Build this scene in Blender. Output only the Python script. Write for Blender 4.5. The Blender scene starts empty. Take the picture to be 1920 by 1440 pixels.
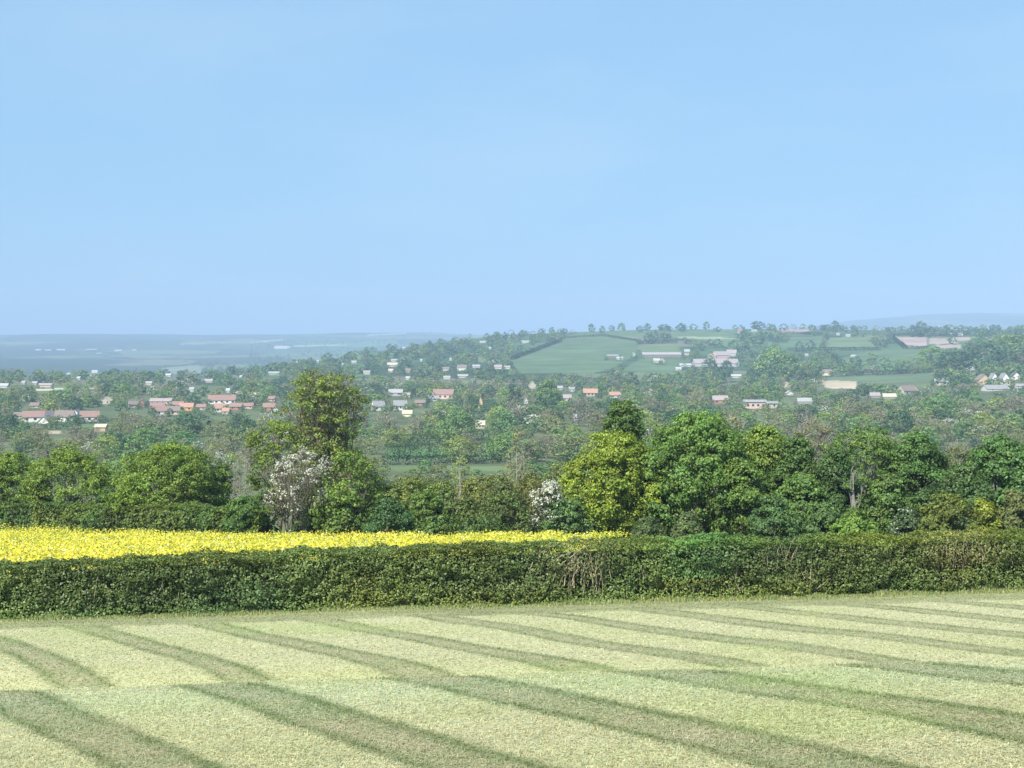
import bpy, math, random
import numpy as np
from mathutils import Vector, Matrix

# ------------------------------------------------------------------ camera, sky, sun, exposure
F = 2788.0          # focal length in pixels of a 1920 wide picture
PYH = 630.0         # picture row of the level line
S = bpy.context.scene
C = S.collection
cam_d = bpy.data.cameras.new("camera")
cam = bpy.data.objects.new("camera", cam_d)
C.objects.link(cam)
cam.location = (0, 0, 0)
cam.rotation_euler = (math.radians(90), 0, 0)
cam_d.sensor_width = 36.0
cam_d.lens = 36.0 * F / 1920.0
cam_d.shift_y = -(720.0 - PYH) / 1920.0
cam_d.clip_start = 0.1
cam_d.clip_end = 60000.0
S.camera = cam

SUN_EL = math.radians(46)
SUN_AZ = math.radians(215)      # measured clockwise from +Y (the way the camera looks)
sd = Vector((math.sin(SUN_AZ) * math.cos(SUN_EL), math.cos(SUN_AZ) * math.cos(SUN_EL), math.sin(SUN_EL)))

W = bpy.data.worlds.new("World")
S.world = W
W.use_nodes = True
wn = W.node_tree
wn.nodes.clear()
sky = wn.nodes.new("ShaderNodeTexSky")
sky.sky_type = 'NISHITA'
sky.sun_disc = False
sky.sun_elevation = SUN_EL
sky.sun_rotation = SUN_AZ
sky.altitude = 100
sky.air_density = 1.0
sky.dust_density = 0.3
sky.ozone_density = 2.0
SKY_TINT = (1.20, 1.97, 2.76, 1)
gm = wn.nodes.new("ShaderNodeGamma")      # a thin even veil: little change of tone from top to horizon
gm.inputs[1].default_value = 0.2
mx = wn.nodes.new("ShaderNodeMix")
mx.data_type = 'RGBA'
mx.blend_type = 'MULTIPLY'
mx.inputs[0].default_value = 1.0
mx.inputs[7].default_value = SKY_TINT
bg = wn.nodes.new("ShaderNodeBackground")
bg.inputs[1].default_value = 0.13
wo = wn.nodes.new("ShaderNodeOutputWorld")
wn.links.new(sky.outputs[0], gm.inputs[0])
wn.links.new(gm.outputs[0], mx.inputs[6])
# very thin veils of cirrus, only just lighter than the blue
stc = wn.nodes.new("ShaderNodeTexCoord")
smp = wn.nodes.new("ShaderNodeMapping")
smp.inputs["Scale"].default_value = (2.2, 2.2, 7.0)
sno = wn.nodes.new("ShaderNodeTexNoise")
sno.inputs["Scale"].default_value = 1.6
sno.inputs["Detail"].default_value = 5
smr = wn.nodes.new("ShaderNodeMapRange")
smr.inputs["From Min"].default_value = 0.48
smr.inputs["From Max"].default_value = 0.8
smr.inputs["To Min"].default_value = 0.0
smr.inputs["To Max"].default_value = 0.22
sv = wn.nodes.new("ShaderNodeMix")
sv.data_type = 'RGBA'
sv.inputs[7].default_value = (3.4, 3.9, 4.3, 1)
wn.links.new(stc.outputs["Generated"], smp.inputs[0])
wn.links.new(smp.outputs[0], sno.inputs["Vector"])
wn.links.new(sno.outputs[0], smr.inputs[0])
wn.links.new(smr.outputs[0], sv.inputs[0])
wn.links.new(mx.outputs[2], sv.inputs[6])
wn.links.new(sv.outputs[2], bg.inputs[0])
wn.links.new(bg.outputs[0], wo.inputs[0])

sl = bpy.data.lights.new("sun", 'SUN')
sl.energy = 4.2
sl.angle = math.radians(0.5)
sl.color = (1.0, 0.95, 0.86)
so = bpy.data.objects.new("sun", sl)
C.objects.link(so)
so.rotation_euler = (-sd).to_track_quat('-Z', 'Y').to_euler()

S.view_settings.view_transform = 'Standard'
S.view_settings.look = 'None'
S.view_settings.exposure = 0.85
S.view_settings.gamma = 1
S.render.engine = 'CYCLES'
S.cycles.use_denoising = True
S.cycles.max_bounces = 5
S.cycles.diffuse_bounces = 3
S.cycles.transmission_bounces = 3
S.cycles.transparent_max_bounces = 8
S.cycles.volume_bounces = 0
S.cycles.volume_max_steps = 64

# ------------------------------------------------------------------ helpers
rng = np.random.default_rng(7)


def nrm(a):
    return a / np.maximum(np.linalg.norm(a, axis=-1, keepdims=True), 1e-9)


class Noise:
    """value noise on a lattice"""
    def __init__(self, seed):
        self.t = np.random.default_rng(seed).random((256, 256))

    def __call__(self, x, y):
        xi = np.floor(x).astype(int)
        yi = np.floor(y).astype(int)
        fx = x - xi
        fy = y - yi
        fx = fx * fx * (3 - 2 * fx)
        fy = fy * fy * (3 - 2 * fy)
        t = self.t
        a = t[xi % 256, yi % 256]
        b = t[(xi + 1) % 256, yi % 256]
        c = t[xi % 256, (yi + 1) % 256]
        d = t[(xi + 1) % 256, (yi + 1) % 256]
        return (a * (1 - fx) + b * fx) * (1 - fy) + (c * (1 - fx) + d * fx) * fy


N1, N2, N3, N4 = Noise(1), Noise(2), Noise(3), Noise(4)


def fbm(n, x, y, o=4):
    s = 0
    a = 0.5
    for i in range(o):
        s = s + a * n(x * 2 ** i + 17.3 * i, y * 2 ** i + 5.1 * i)
        a *= 0.5
    return s / (1 - 0.5 ** o)


def make_mesh(name, V, Q, mats, col=None, mi=None, smooth=False):
    V = np.asarray(V, np.float32)
    Q = np.asarray(Q, np.int32)
    k = Q.shape[1]
    me = bpy.data.meshes.new(name)
    me.vertices.add(len(V))
    me.vertices.foreach_set("co", V.ravel())
    me.loops.add(Q.size)
    me.loops.foreach_set("vertex_index", Q.ravel())
    me.polygons.add(len(Q))
    me.polygons.foreach_set("loop_start", np.arange(len(Q), dtype=np.int32) * k)
    me.polygons.foreach_set("loop_total", np.full(len(Q), k, np.int32))
    for m in (mats if isinstance(mats, (list, tuple)) else [mats]):
        me.materials.append(m)
    if mi is not None:
        me.polygons.foreach_set("material_index", np.asarray(mi, np.int32))
    if smooth:
        me.polygons.foreach_set("use_smooth", np.ones(len(Q), bool))
    me.update(calc_edges=True)
    if col is not None:
        at = me.color_attributes.new("Col", 'FLOAT_COLOR', 'POINT')
        c4 = np.ones((len(V), 4), np.float32)
        c4[:, :3] = col
        at.data.foreach_set("color", c4.ravel())
    return me


def link(name, me, parent=None, loc=None, color=None, rz=0.0, sc=None):
    o = bpy.data.objects.new(name, me)
    C.objects.link(o)
    if parent is not None:
        o.parent = parent
    if loc is not None:
        o.location = loc
    if color is not None:
        o.color = (color[0], color[1], color[2], 1)
    if rz:
        o.rotation_euler = (0, 0, rz)
    if sc is not None:
        o.scale = sc
    return o


def tag(o, label=None, cat=None, group=None, kind=None):
    if label:
        n = len(label.split())
        if n > 16:
            label = " ".join(label.split()[:16])
        o["label"] = label
    if cat:
        o["category"] = cat
    if group:
        o["group"] = group
    if kind:
        o["kind"] = kind
    return o


def empty(name, loc, rz=0.0):
    e = bpy.data.objects.new(name, None)
    C.objects.link(e)
    e.location = loc
    e.rotation_euler = (0, 0, rz)
    e.empty_display_size = 0.5
    return e


# ------------------------------------------------------------------ materials
def new_mat(name):
    m = bpy.data.materials.new(name)
    m.use_nodes = True
    nt = m.node_tree
    nt.nodes.clear()
    out = nt.nodes.new("ShaderNodeOutputMaterial")
    return m, nt, out


def mul(nt, a, b):
    n = nt.nodes.new("ShaderNodeMix")
    n.data_type = 'RGBA'
    n.blend_type = 'MULTIPLY'
    n.inputs[0].default_value = 1
    nt.links.new(a, n.inputs[6])
    if isinstance(b, tuple):
        n.inputs[7].default_value = b
    else:
        nt.links.new(b, n.inputs[7])
    return n.outputs[2]


def foliage_mat(name, trans=0.3, gloss=0.025, rough=0.55):
    m, nt, out = new_mat(name)
    at = nt.nodes.new("ShaderNodeAttribute")
    at.attribute_name = "Col"
    oi = nt.nodes.new("ShaderNodeObjectInfo")
    col = mul(nt, at.outputs["Color"], oi.outputs["Color"])
    d = nt.nodes.new("ShaderNodeBsdfDiffuse")
    t = nt.nodes.new("ShaderNodeBsdfTranslucent")
    g = nt.nodes.new("ShaderNodeBsdfGlossy")
    g.inputs["Roughness"].default_value = rough
    g.inputs["Color"].default_value = (0.9, 0.95, 0.85, 1)
    nt.links.new(col, d.inputs[0])
    tc = mul(nt, col, (1.25, 1.2, 0.55, 1))
    nt.links.new(tc, t.inputs[0])
    a = nt.nodes.new("ShaderNodeMixShader")
    a.inputs[0].default_value = trans
    nt.links.new(d.outputs[0], a.inputs[1])
    nt.links.new(t.outputs[0], a.inputs[2])
    b = nt.nodes.new("ShaderNodeMixShader")
    b.inputs[0].default_value = gloss
    nt.links.new(a.outputs[0], b.inputs[1])
    nt.links.new(g.outputs[0], b.inputs[2])
    nt.links.new(b.outputs[0], out.inputs[0])
    return m


def noisy_mat(name, base, scale=4.0, amt=0.35, rough=0.85, attr=False, bump=0.0, objcol=False):
    m, nt, out = new_mat(name)
    p = nt.nodes.new("ShaderNodeBsdfPrincipled")
    p.inputs["Roughness"].default_value = rough
    p.inputs["Specular IOR Level"].default_value = 0.15
    tc = nt.nodes.new("ShaderNodeTexCoord")
    no = nt.nodes.new("ShaderNodeTexNoise")
    no.inputs["Scale"].default_value = scale
    no.inputs["Detail"].default_value = 6
    nt.links.new(tc.outputs["Object"], no.inputs["Vector"])
    mr = nt.nodes.new("ShaderNodeMapRange")
    mr.inputs["From Min"].default_value = 0.3
    mr.inputs["From Max"].default_value = 0.7
    mr.inputs["To Min"].default_value = 1 - amt
    mr.inputs["To Max"].default_value = 1 + amt
    nt.links.new(no.outputs[0], mr.inputs[0])
    cmb = nt.nodes.new("ShaderNodeCombineColor")
    for i in range(3):
        nt.links.new(mr.outputs[0], cmb.inputs[i])
    if attr:
        at = nt.nodes.new("ShaderNodeAttribute")
        at.attribute_name = "Col"
        c = at.outputs["Color"]
    else:
        rgb = nt.nodes.new("ShaderNodeRGB")
        rgb.outputs[0].default_value = (*base, 1)
        c = rgb.outputs[0]
    if objcol:
        oi = nt.nodes.new("ShaderNodeObjectInfo")
        c = mul(nt, c, oi.outputs["Color"])
    c = mul(nt, c, cmb.outputs[0])
    nt.links.new(c, p.inputs["Base Color"])
    if bump:
        b = nt.nodes.new("ShaderNodeBump")
        b.inputs["Strength"].default_value = bump
        b.inputs["Distance"].default_value = 0.05
        nt.links.new(no.outputs[0], b.inputs["Height"])
        nt.links.new(b.outputs[0], p.inputs["Normal"])
    nt.links.new(p.outputs[0], out.inputs[0])
    return m


M_LEAF = foliage_mat("leaves")
M_HEDGELEAF = foliage_mat("hedge_leaves", 0.22, 0.03, 0.5)
M_BLADE = foliage_mat("grass_blades", 0.2, 0.03, 0.6)
M_FLOWER = foliage_mat("rape_flowers", 0.25, 0.0, 0.6)
M_BARK = noisy_mat("bark", (0.17, 0.145, 0.115), 9, 0.45, 0.95)
M_PALEBARK = noisy_mat("pale_bark", (0.34, 0.32, 0.27), 9, 0.3, 0.95)
M_DEADWOOD = noisy_mat("cut_stems", (0.46, 0.38, 0.26), 12, 0.4, 0.95, objcol=True)
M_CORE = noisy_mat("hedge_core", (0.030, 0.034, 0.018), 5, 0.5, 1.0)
M_FIELD = noisy_mat("mown_field", (1, 1, 1), 14, 0.12, 0.95, attr=True, bump=0.25)
M_LAND = noisy_mat("land", (1, 1, 1), 0.02, 0.22, 0.95, attr=True)
M_CROPBASE = noisy_mat("crop_leaves", (0.20, 0.25, 0.03), 3, 0.5, 0.95, bump=0.6)
M_WALL = noisy_mat("render_wall", (1, 1, 1), 0.8, 0.08, 0.85, objcol=True)
M_ROOF = noisy_mat("tiled_roof", (1, 1, 1), 2.5, 0.2, 0.9, objcol=True)
M_GLASS = noisy_mat("window_glass", (0.03, 0.04, 0.05), 1, 0.1, 0.15)

# ------------------------------------------------------------------ the lie of the land
PXC = np.array([-1600, 0, 300, 480, 600, 700, 830, 960, 1200, 1400, 1500, 1600, 1700, 1920, 2500, 3600.])
DR = np.array([50, 94, 120, 200, 300, 450, 700, 1000, 1400, 1700, 2000, 2300, 2600, 3000, 4000, 6000, 9000, 12000, 15000.])
near_rows = [-8.77, -13.6, -16.4, -24, -31, -38, -42]
_L = [-42.5, -43, -46, -56, -66, -74, -80, -83, -58, 6, -4, -60]
ZT = {
    -1600: _L,
    0: _L,
    300: _L,
    480: [-42.5, -43, -46, -50, -62, -70, -76, -82, -57, 6, -4, -60],
    600: [-42.5, -43, -43, -37, -34, -50, -66, -80, -55, 8, 0, -60],
    700: [-42.5, -43, -40, -31, -23, -26, -55, -78, -54, 9, 4, -60],
    830: [-42.5, -43, -39, -28, -14, -3, -27, -66, -50, 12, 14, -60],
    960: [-42.5, -43, -38, -25, -10, 7, -5, -56, -50, -10, 10, -60],
    1200: [-42.5, -43, -37, -22, -5, 14, 7, -46, -50, -10, 0, -60],
    1400: [-42.5, -43, -37, -22, -5, 16, 9, -46, -50, -10, 10, -60],
    1500: [-42.5, -42, -36, -22, -4, 17, 9, -46, -40, 0, 72, 12],
    1600: [-42.5, -42, -34, -20, -3, 14, 7, -46, -30, 20, 162, 32],
    1700: [-42.5, -39, -31, -17, -2, 12, 5, -46, -20, 30, 182, 52],
    1920: [-40, -29, -13, -2, 4, 11, 5, -36, -10, 40, 204, 72],
    2500: [-38, -24, -8, 6, 12, 14, 8, -30, 0, 60, 210, 80],
    3600: [-38, -24, -8, 6, 12, 14, 8, -30, 0, 60, 210, 80],
}
_G = np.array([near_rows + ZT[int(p)] for p in PXC])
_px = np.arange(-1600, 3601, 20.)
_ld = np.linspace(math.log(50), math.log(15000), 400)
_t1 = np.array([np.interp(_ld, np.log(DR), r) for r in _G])
_t = np.array([np.interp(_px, PXC, _t1[:, j]) for j in range(len(_ld))]).T
for ax, n in ((0, 3), (1, 4)):
    k = np.ones(2 * n + 1) / (2 * n + 1)
    for _ in range(2):
        pad = [(0, 0), (0, 0)]
        pad[ax] = (n, n)
        a = np.pad(_t, pad, mode='edge')
        _t = np.apply_along_axis(lambda r: np.convolve(r, k, 'valid'), ax, a)


def hedge_y(x):
    return 46.5 + 0.2 * np.asarray(x)


def far_plane(x, y):
    return -(4.227 + 0.09 * y - 0.01 * x)


def field_z(x, y):
    x = np.asarray(x, float)
    y = np.asarray(y, float)
    near = -(4.311 + 0.053 * y - 0.047 * x)
    near = near - 0.0045 * np.clip(y - (20.6 - 0.08 * x), 0, None) ** 2
    far = far_plane(x, y)
    yc = 25.0 - 0.08 * x
    t = np.clip((y - yc) / 3.4, 0, 1)
    t = t * t * (3 - 2 * t)
    dip = -0.34 * np.exp(-((y - yc - 4.2) / 2.0) ** 2)
    return near * (1 - t) + far * t + dip + 0.05 * (fbm(N1, x * .25, y * .25, 2) - .5) * 2


def land_z(x, y):
    x = np.asarray(x, float)
    y = np.asarray(y, float)
    px = 960 + F * x / y
    fx = np.clip((px + 1600) / 20., 0, len(_px) - 1.001)
    fy = np.clip((np.log(np.maximum(y, 50)) - _ld[0]) / (_ld[1] - _ld[0]), 0, len(_ld) - 1.001)
    xi = fx.astype(int)
    yi = fy.astype(int)
    a = fx - xi
    b = fy - yi
    z = (_t[xi, yi] * (1 - a) + _t[xi + 1, yi] * a) * (1 - b) + (_t[xi, yi + 1] * (1 - a) + _t[xi + 1, yi + 1] * a) * b
    z = z + np.clip((y - 200) / 600, 0, 1) * (fbm(N2, x / 170., y / 170., 3) - .5) * 5
    z = z + np.clip((y - 4000) / 3000, 0, 1) * (fbm(N3, x / 900., y / 900., 4) - .5) * 42
    hy = hedge_y(x)
    zn = far_plane(x, hy) - 0.11 * (y - hy)
    w = np.clip((y - 85) / 45, 0, 1)
    w = w * w * (3 - 2 * w)
    return zn * (1 - w) + z * w


_DS = np.exp(np.linspace(math.log(75), math.log(13500), 3000))


def ray(px, py, dmin=75.):
    """where the ground stands that the photograph shows at this picture point: (x, y, z)"""
    u = (px - 960) / F
    v = (py - PYH) / F
    z = land_z(u * _DS, _DS)
    ok = (z >= -v * _DS) & (_DS >= dmin)
    i = int(np.argmax(ok)) if ok.any() else len(_DS) - 1
    D = _DS[i]
    return (u * D, D, float(z[i]))


def to_px(x, y, z):
    return 960 + F * x / y, PYH - F * z / y


# ------------------------------------------------------------------ mown field
TH = 0.578


def stripe_col(x, y, jitter=None):
    """land colour of the mown field: light swaths, darker raked bands with green edges, a headland along the hedge"""
    t = x * math.cos(TH) + y * math.sin(TH)
    wob = (fbm(N1, x * .35 + 3, y * .35, 2) - .5) * .22 + (fbm(N4, x * 2.5, y * 2.5, 2) - .5) * .10
    s = ((t - 9.006 + wob) % 3.0)
    w = 1.18 + .22 * (y < 25.2 - .08 * x) + (fbm(N2, x * .15, y * .15, 2) - .5) * .5
    e = 0.09
    dark = np.clip((s + e) / (2 * e), 0, 1) * np.clip((w - s) / (2 * e) + .5, 0, 1)
    dark = np.maximum(dark, np.clip((s - 3.0 + e) / (2 * e), 0, 1))
    edge = np.exp(-((s - .10) / .13) ** 2) + np.exp(-((s - w + .12) / .16) ** 2)
    edge = edge * (0.22 + .95 * fbm(N3, x * .7, y * .7, 3))
    light = np.array([0.425, 0.415, 0.240])
    lightb = np.array([0.405, 0.405, 0.215])
    brown = np.array([0.335, 0.318, 0.185])
    olive = np.array([0.265, 0.288, 0.145])
    green = np.array([0.135, 0.175, 0.060])
    n = fbm(N4, x * .35, y * .35, 4)[..., None]
    m = fbm(N2, x * 1.6 + 9, y * 2.2, 4)[..., None]
    L = light * (1 - np.clip(n * 2.6 - 1., 0, 1)) + lightb * np.clip(n * 2.6 - 1., 0, 1)
    L = L * (.93 + .16 * fbm(N3, x * 2.1, y * 2.6, 3)[..., None])
    Dk = brown * (1 - np.clip(m * 1.8 - .5, 0, 1)) + olive * np.clip(m * 1.8 - .5, 0, 1)
    Dk = Dk * (1 - np.clip(edge, 0, 1)[..., None]) + green * np.clip(edge, 0, 1)[..., None]
    c = L * (1 - dark[..., None]) + Dk * dark[..., None]
    yc = 25.0 - 0.08 * x
    far_side = (np.exp(-((y - yc - 5.2) / 2.2) ** 2) * .5)[..., None]
    c = c * (1 + far_side * np.array([.02, .03, -.14]))
    brow = (np.exp(-((y - yc + 1.2) / 1.6) ** 2) * .7)[..., None]  # paler brow: grazing light on the crest put into the grass colour
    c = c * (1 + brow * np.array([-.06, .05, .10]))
    # greener lush spots
    lush = np.clip((fbm(N3, x * .22 + 40, y * .3, 3) - .60) * 6, 0, 1)[..., None] * .3
    c = c * (1 - lush) + np.array([0.30, 0.38, 0.12]) * lush
    # headland
    hd = hedge_y(x) - y
    h = np.clip((3.3 - hd + (fbm(N1, x * .6, y * .6, 2) - .5) * 1.0) / .5, 0, 1)[..., None]
    hc = np.array([0.27, 0.285, 0.145]) * (0.75 + 0.5 * fbm(N2, x * .8, hd * 3, 3)[..., None])
    c = c * (1 - h) + hc * h
    return c


def build_field():
    nx, ny = 520, 470
    xs = np.linspace(-33, 33, nx)
    vs = np.linspace(0, 1, ny)
    X, Vv = np.meshgrid(xs, vs, indexing='ij')
    Y = 3 + (hedge_y(X) + .7 - 3) * Vv
    Z = field_z(X, Y)
    V = np.stack([X, Y, Z], -1).reshape(-1, 3)
    idx = np.arange(nx * ny).reshape(nx, ny)
    Q = np.stack([idx[:-1, :-1], idx[1:, :-1], idx[1:, 1:], idx[:-1, 1:]], -1).reshape(-1, 4)
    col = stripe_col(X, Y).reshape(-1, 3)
    me = make_mesh("field", V, Q, M_FIELD, col, smooth=True)
    tag(link("field", me), kind="structure")
    # cut grass lying and standing on it
    n = 560000
    D = 1 / (1 / 16. - rng.random(n) * (1 / 16. - 1 / 53.))
    u = (rng.random(n) - .5) * 1.16
    x = u * D
    y = D
    ok = y < hedge_y(x) - .2
    x, y = x[ok], y[ok]
    n = len(x)
    z = field_z(x, y)
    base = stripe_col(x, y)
    br = rng.lognormal(0, .17, n)[:, None]
    warm = rng.random(n)[:, None]
    base = base * br * (1 + (warm - .5) * np.array([.22, -.04, -.25]))
    up = rng.random(n) < .42
    ln = np.where(up, .015 + .032 * rng.random(n), .04 + .055 * rng.random(n))
    lush = np.clip((base[:, 1] / base[:, 0] - 1.12) * 6, 0, 1) * up
    ln = ln * (1 + .5 * lush)
    wd = (.004 + .006 * rng.random(n)) * np.clip(D[ok] / 26., .8, 2)
    a = rng.random(n) * 2 * np.pi
    el = np.where(up, .6 + .7 * rng.random(n), rng.random(n) * .25)
    d = np.stack([np.cos(a) * np.cos(el), np.sin(a) * np.cos(el), np.sin(el)], -1)
    sdv = nrm(np.stack([-np.sin(a), np.cos(a), rng.normal(0, .35, n)], -1))
    P = np.stack([x, y, z + .004 + np.where(up, 0, .016 * rng.random(n))], -1)
    tip = P + d * ln[:, None]
    V = np.stack([P - sdv * wd[:, None], P + sdv * wd[:, None], tip + sdv * wd[:, None] * .4, tip - sdv * wd[:, None] * .4], 1).reshape(-1, 3)
    Q = np.arange(4 * n).reshape(n, 4)
    me = make_mesh("mown_grass", V, Q, M_BLADE, np.repeat(base, 4, 0))
    tag(link("mown_grass", me), "short cut grass and clippings lying in pale and dark stripes", "grass", kind="stuff")


build_field()


# ------------------------------------------------------------------ land beyond the hedge
def poly_mask(PX, PY, pts):
    pts = np.array(pts, float)
    ins = np.zeros(PX.shape, bool)
    n = len(pts)
    j = n - 1
    for i in range(n):
        xi, yi = pts[i]
        xj, yj = pts[j]
        c = ((yi > PY) != (yj > PY)) & (PX < (xj - xi) * (PY - yi) / (yj - yi + 1e-9) + xi)
        ins ^= c
        j = i
    return ins


# real fields, each given by its corners as seen from the camera (the colour lies on the ground there)
G1 = (0.100, 0.155, 0.068)
G2 = (0.130, 0.180, 0.075)
G3 = (0.055, 0.120, 0.050)
PINK = (0.36, 0.275, 0.235)
TAN = (0.46, 0.38, 0.26)
FIELDS = [
    ([(955, 674), (1010, 655), (1050, 639), (1130, 629), (1200, 640), (1192, 665), (1150, 690), (1110, 700), (975, 700)], G1),
    ([(1090, 619), (1235, 617), (1235, 633), (1140, 629), (1055, 636)], G1),
    ([(1195, 647), (1268, 644), (1278, 661), (1205, 661)], G2),
    ([(1205, 671), (1300, 671), (1265, 700), (1160, 696)], G1),
    ([(1255, 614), (1375, 613), (1380, 630), (1265, 629)], G1),
    ([(1265, 631), (1375, 633), (1380, 636), (1275, 635)], (0.26, 0.30, 0.18)),
    ([(1556, 633), (1618, 632), (1652, 656), (1540, 656)], G2),
    ([(1478, 632), (1545, 630), (1536, 654), (1476, 656)], G1),
    ([(1648, 652), (1770, 652), (1725, 684), (1560, 676)], G1),
    ([(1556, 706), (1756, 701), (1752, 715), (1640, 719), (1590, 714)], (0.105, 0.150, 0.07)),
    ([(1672, 632), (1740, 632), (1740, 650), (1698, 652)], PINK),
    ([(1743, 634), (1772, 635), (1799, 644), (1743, 645)], PINK),
    ([(1752, 647), (1803, 646), (1803, 653), (1755, 653)], PINK),
    ([(1778, 632), (1860, 633), (1856, 638), (1790, 639)], PINK),
    ([(1452, 616), (1532, 618), (1500, 624), (1468, 625)], PINK),
    ([(1467, 713), (1484, 713), (1482, 727), (1470, 727)], TAN),
    ([(1538, 713), (1606, 715), (1606, 729), (1550, 728)], TAN),
    ([(52, 731), (130, 726), (202, 726), (202, 729), (130, 730), (55, 734)], (0.42, 0.42, 0.28)),
    ([(76, 796), (240, 796), (240, 802), (76, 802)], (0.10, 0.17, 0.06)),
    ([(76, 807), (114, 807), (114, 813), (76, 813)], (0.38, 0.31, 0.20)),
    ([(715, 874), (1010, 874), (1010, 884), (715, 884)], (0.13, 0.18, 0.07)),
    ([(725, 843), (930, 838), (935, 858), (720, 862)], (0.10, 0.18, 0.06)),
    ([(-200, 988), (2100, 988), (2100, 1012), (-200, 1012)], (0.13, 0.20, 0.05)),
    ([(300, 690), (372, 684), (380, 700), (330, 703)], (0.19, 0.21, 0.14)),
    ([(515, 648), (545, 648), (542, 654), (515, 654)], (0.50, 0.46, 0.42)),
    ([(552, 647), (650, 646), (650, 648), (552, 650)], (0.34, 0.36, 0.26)),
    ([(480, 640), (530, 636), (530, 638), (480, 643)], (0.34, 0.36, 0.26)),
    ([(690, 627), (760, 624), (762, 626), (690, 630)], (0.34, 0.36, 0.26)),
    ([(340, 643), (480, 641), (480, 643), (340, 646)], (0.22, 0.26, 0.16)),
    ([(600, 900), (1120, 900), (1120, 985), (600, 985)], (0.09, 0.13, 0.04)),
]


def build_land():
    pxs = np.concatenate([np.arange(-1500, -60, 14), np.arange(-60, 1981, 4), np.arange(1990, 3500, 14)]).astype(float)
    nr = 560
    vs = np.linspace(0, 1, nr)
    U = (pxs - 960) / F
    D0 = 46.5 / (1 - .2 * U) + .55
    LD = np.log(D0)[:, None] * (1 - vs)[None] + math.log(14800) * vs[None]
    Y = np.exp(LD)
    X = U[:, None] * Y
    Z = land_z(X, Y)
    Z[:, 0] -= .02
    PX, PY = to_px(X, Y, Z)
    # default cover: scrubby pasture, patchwork further out
    n = fbm(N1, X / 60., Y / 60., 4)[..., None]
    c = np.array([0.06, 0.09, 0.04]) * (1 - n) * 1.2 + np.array([0.14, 0.155, 0.075]) * n
    # patchwork of fields by cells
    rs = np.random.default_rng(11)
    cell = np.array([[0.07, .13, .05], [.10, .17, .06], [.05, .09, .04], [.13, .17, .08], [.15, .16, .09], [.045, .075, .035], [.06, .11, .045]])
    for size, lo, hi in ((150., 1300, 3500), (480., 3500, 20000)):
        warpx = (fbm(N3, X / size, Y / size, 2) - .5) * size * .9
        warpy = (fbm(N4, X / size, Y / size, 2) - .5) * size * .9
        gx = np.floor((X + warpx + .35 * Y) / size).astype(int)
        gy = np.floor((Y + warpy - .2 * X) / (size * 1.5)).astype(int)
        h = (gx * 73856093 ^ gy * 19349663) % 997
        cc = cell[h % len(cell)]
        fr = ((X + warpx + .35 * Y) / size) % 1
        fr2 = ((Y + warpy - .2 * X) / (size * 1.5)) % 1
        hed = ((fr < .07) | (fr2 < .07))[..., None]
        cc = np.where(hed, np.array([.03, .055, .028]), cc)
        k = ((Y >= lo) & (Y < hi))[..., None]
        c = np.where(k, cc, c)
    # woods on the far hills
    wd = np.clip((fbm(N2, X / 500., Y / 1400., 5) - .43) * 14, 0, 1)[..., None] * (Y > 3300)[..., None]
    c = c * (1 - wd) + np.array([.032, .055, .03]) * wd
    for pts, fc in FIELDS:
        k = poly_mask(PX, PY, pts)
        if max(p[1] for p in pts) < 985:
            k &= (Y > 140)
        v = .85 + .3 * fbm(N4, X / 25., Y / 25., 3)
        c[k] = np.array(fc) * v[k][:, None]
    V = np.stack([X, Y, Z], -1).reshape(-1, 3)
    nxx = len(pxs)
    idx = np.arange(nxx * nr).reshape(nxx, nr)
    Q = np.stack([idx[:-1, :-1], idx[1:, :-1], idx[1:, 1:], idx[:-1, 1:]], -1).reshape(-1, 4)
    me = make_mesh("land", V, Q, M_LAND, c.reshape(-1, 3), smooth=True)
    tag(link("land", me), kind="structure")
    # ground sheet far round, below everything
    r = 9400.
    zz = -140.
    me = make_mesh("ground", [(-r, -50, zz), (r, -50, zz), (r, 15500, zz), (-r, 15500, zz)], [(0, 1, 2, 3)], noisy_mat("far_ground", (.08, .12, .06), .001, .2))
    tag(link("ground", me), kind="structure")


build_land()


# ------------------------------------------------------------------ plant geometry
def leaf_quads(P, Nn, size, asp=0.62, r=rng, bend=0.0):
    n = len(P)
    t = nrm(np.cross(Nn, r.normal(size=(n, 3))))
    b = nrm(np.cross(Nn, t))
    s = np.broadcast_to(np.asarray(size), (n,))[:, None] * .5
    V = np.stack([P - t * s, P - b * s * asp, P + t * s, P + b * s * asp], 1).reshape(-1, 3)
    return V, np.arange(4 * n).reshape(n, 4)


def tube(p0, p1, r0, r1, k=5):
    p0 = np.array(p0, float)
    p1 = np.array(p1, float)
    d = nrm(p1 - p0)
    a = nrm(np.cross(d, [0.31, .2, .93] if abs(d[2]) < .9 else [1, 0, 0]))
    b = np.cross(d, a)
    an = np.arange(k) * 2 * np.pi / k
    ring = np.cos(an)[:, None] * a + np.sin(an)[:, None] * b
    V = np.concatenate([p0 + ring * r0, p1 + ring * r1])
    i = np.arange(k)
    Q = np.stack([i, (i + 1) % k, (i + 1) % k + k, i + k], -1)
    return V, Q


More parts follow.
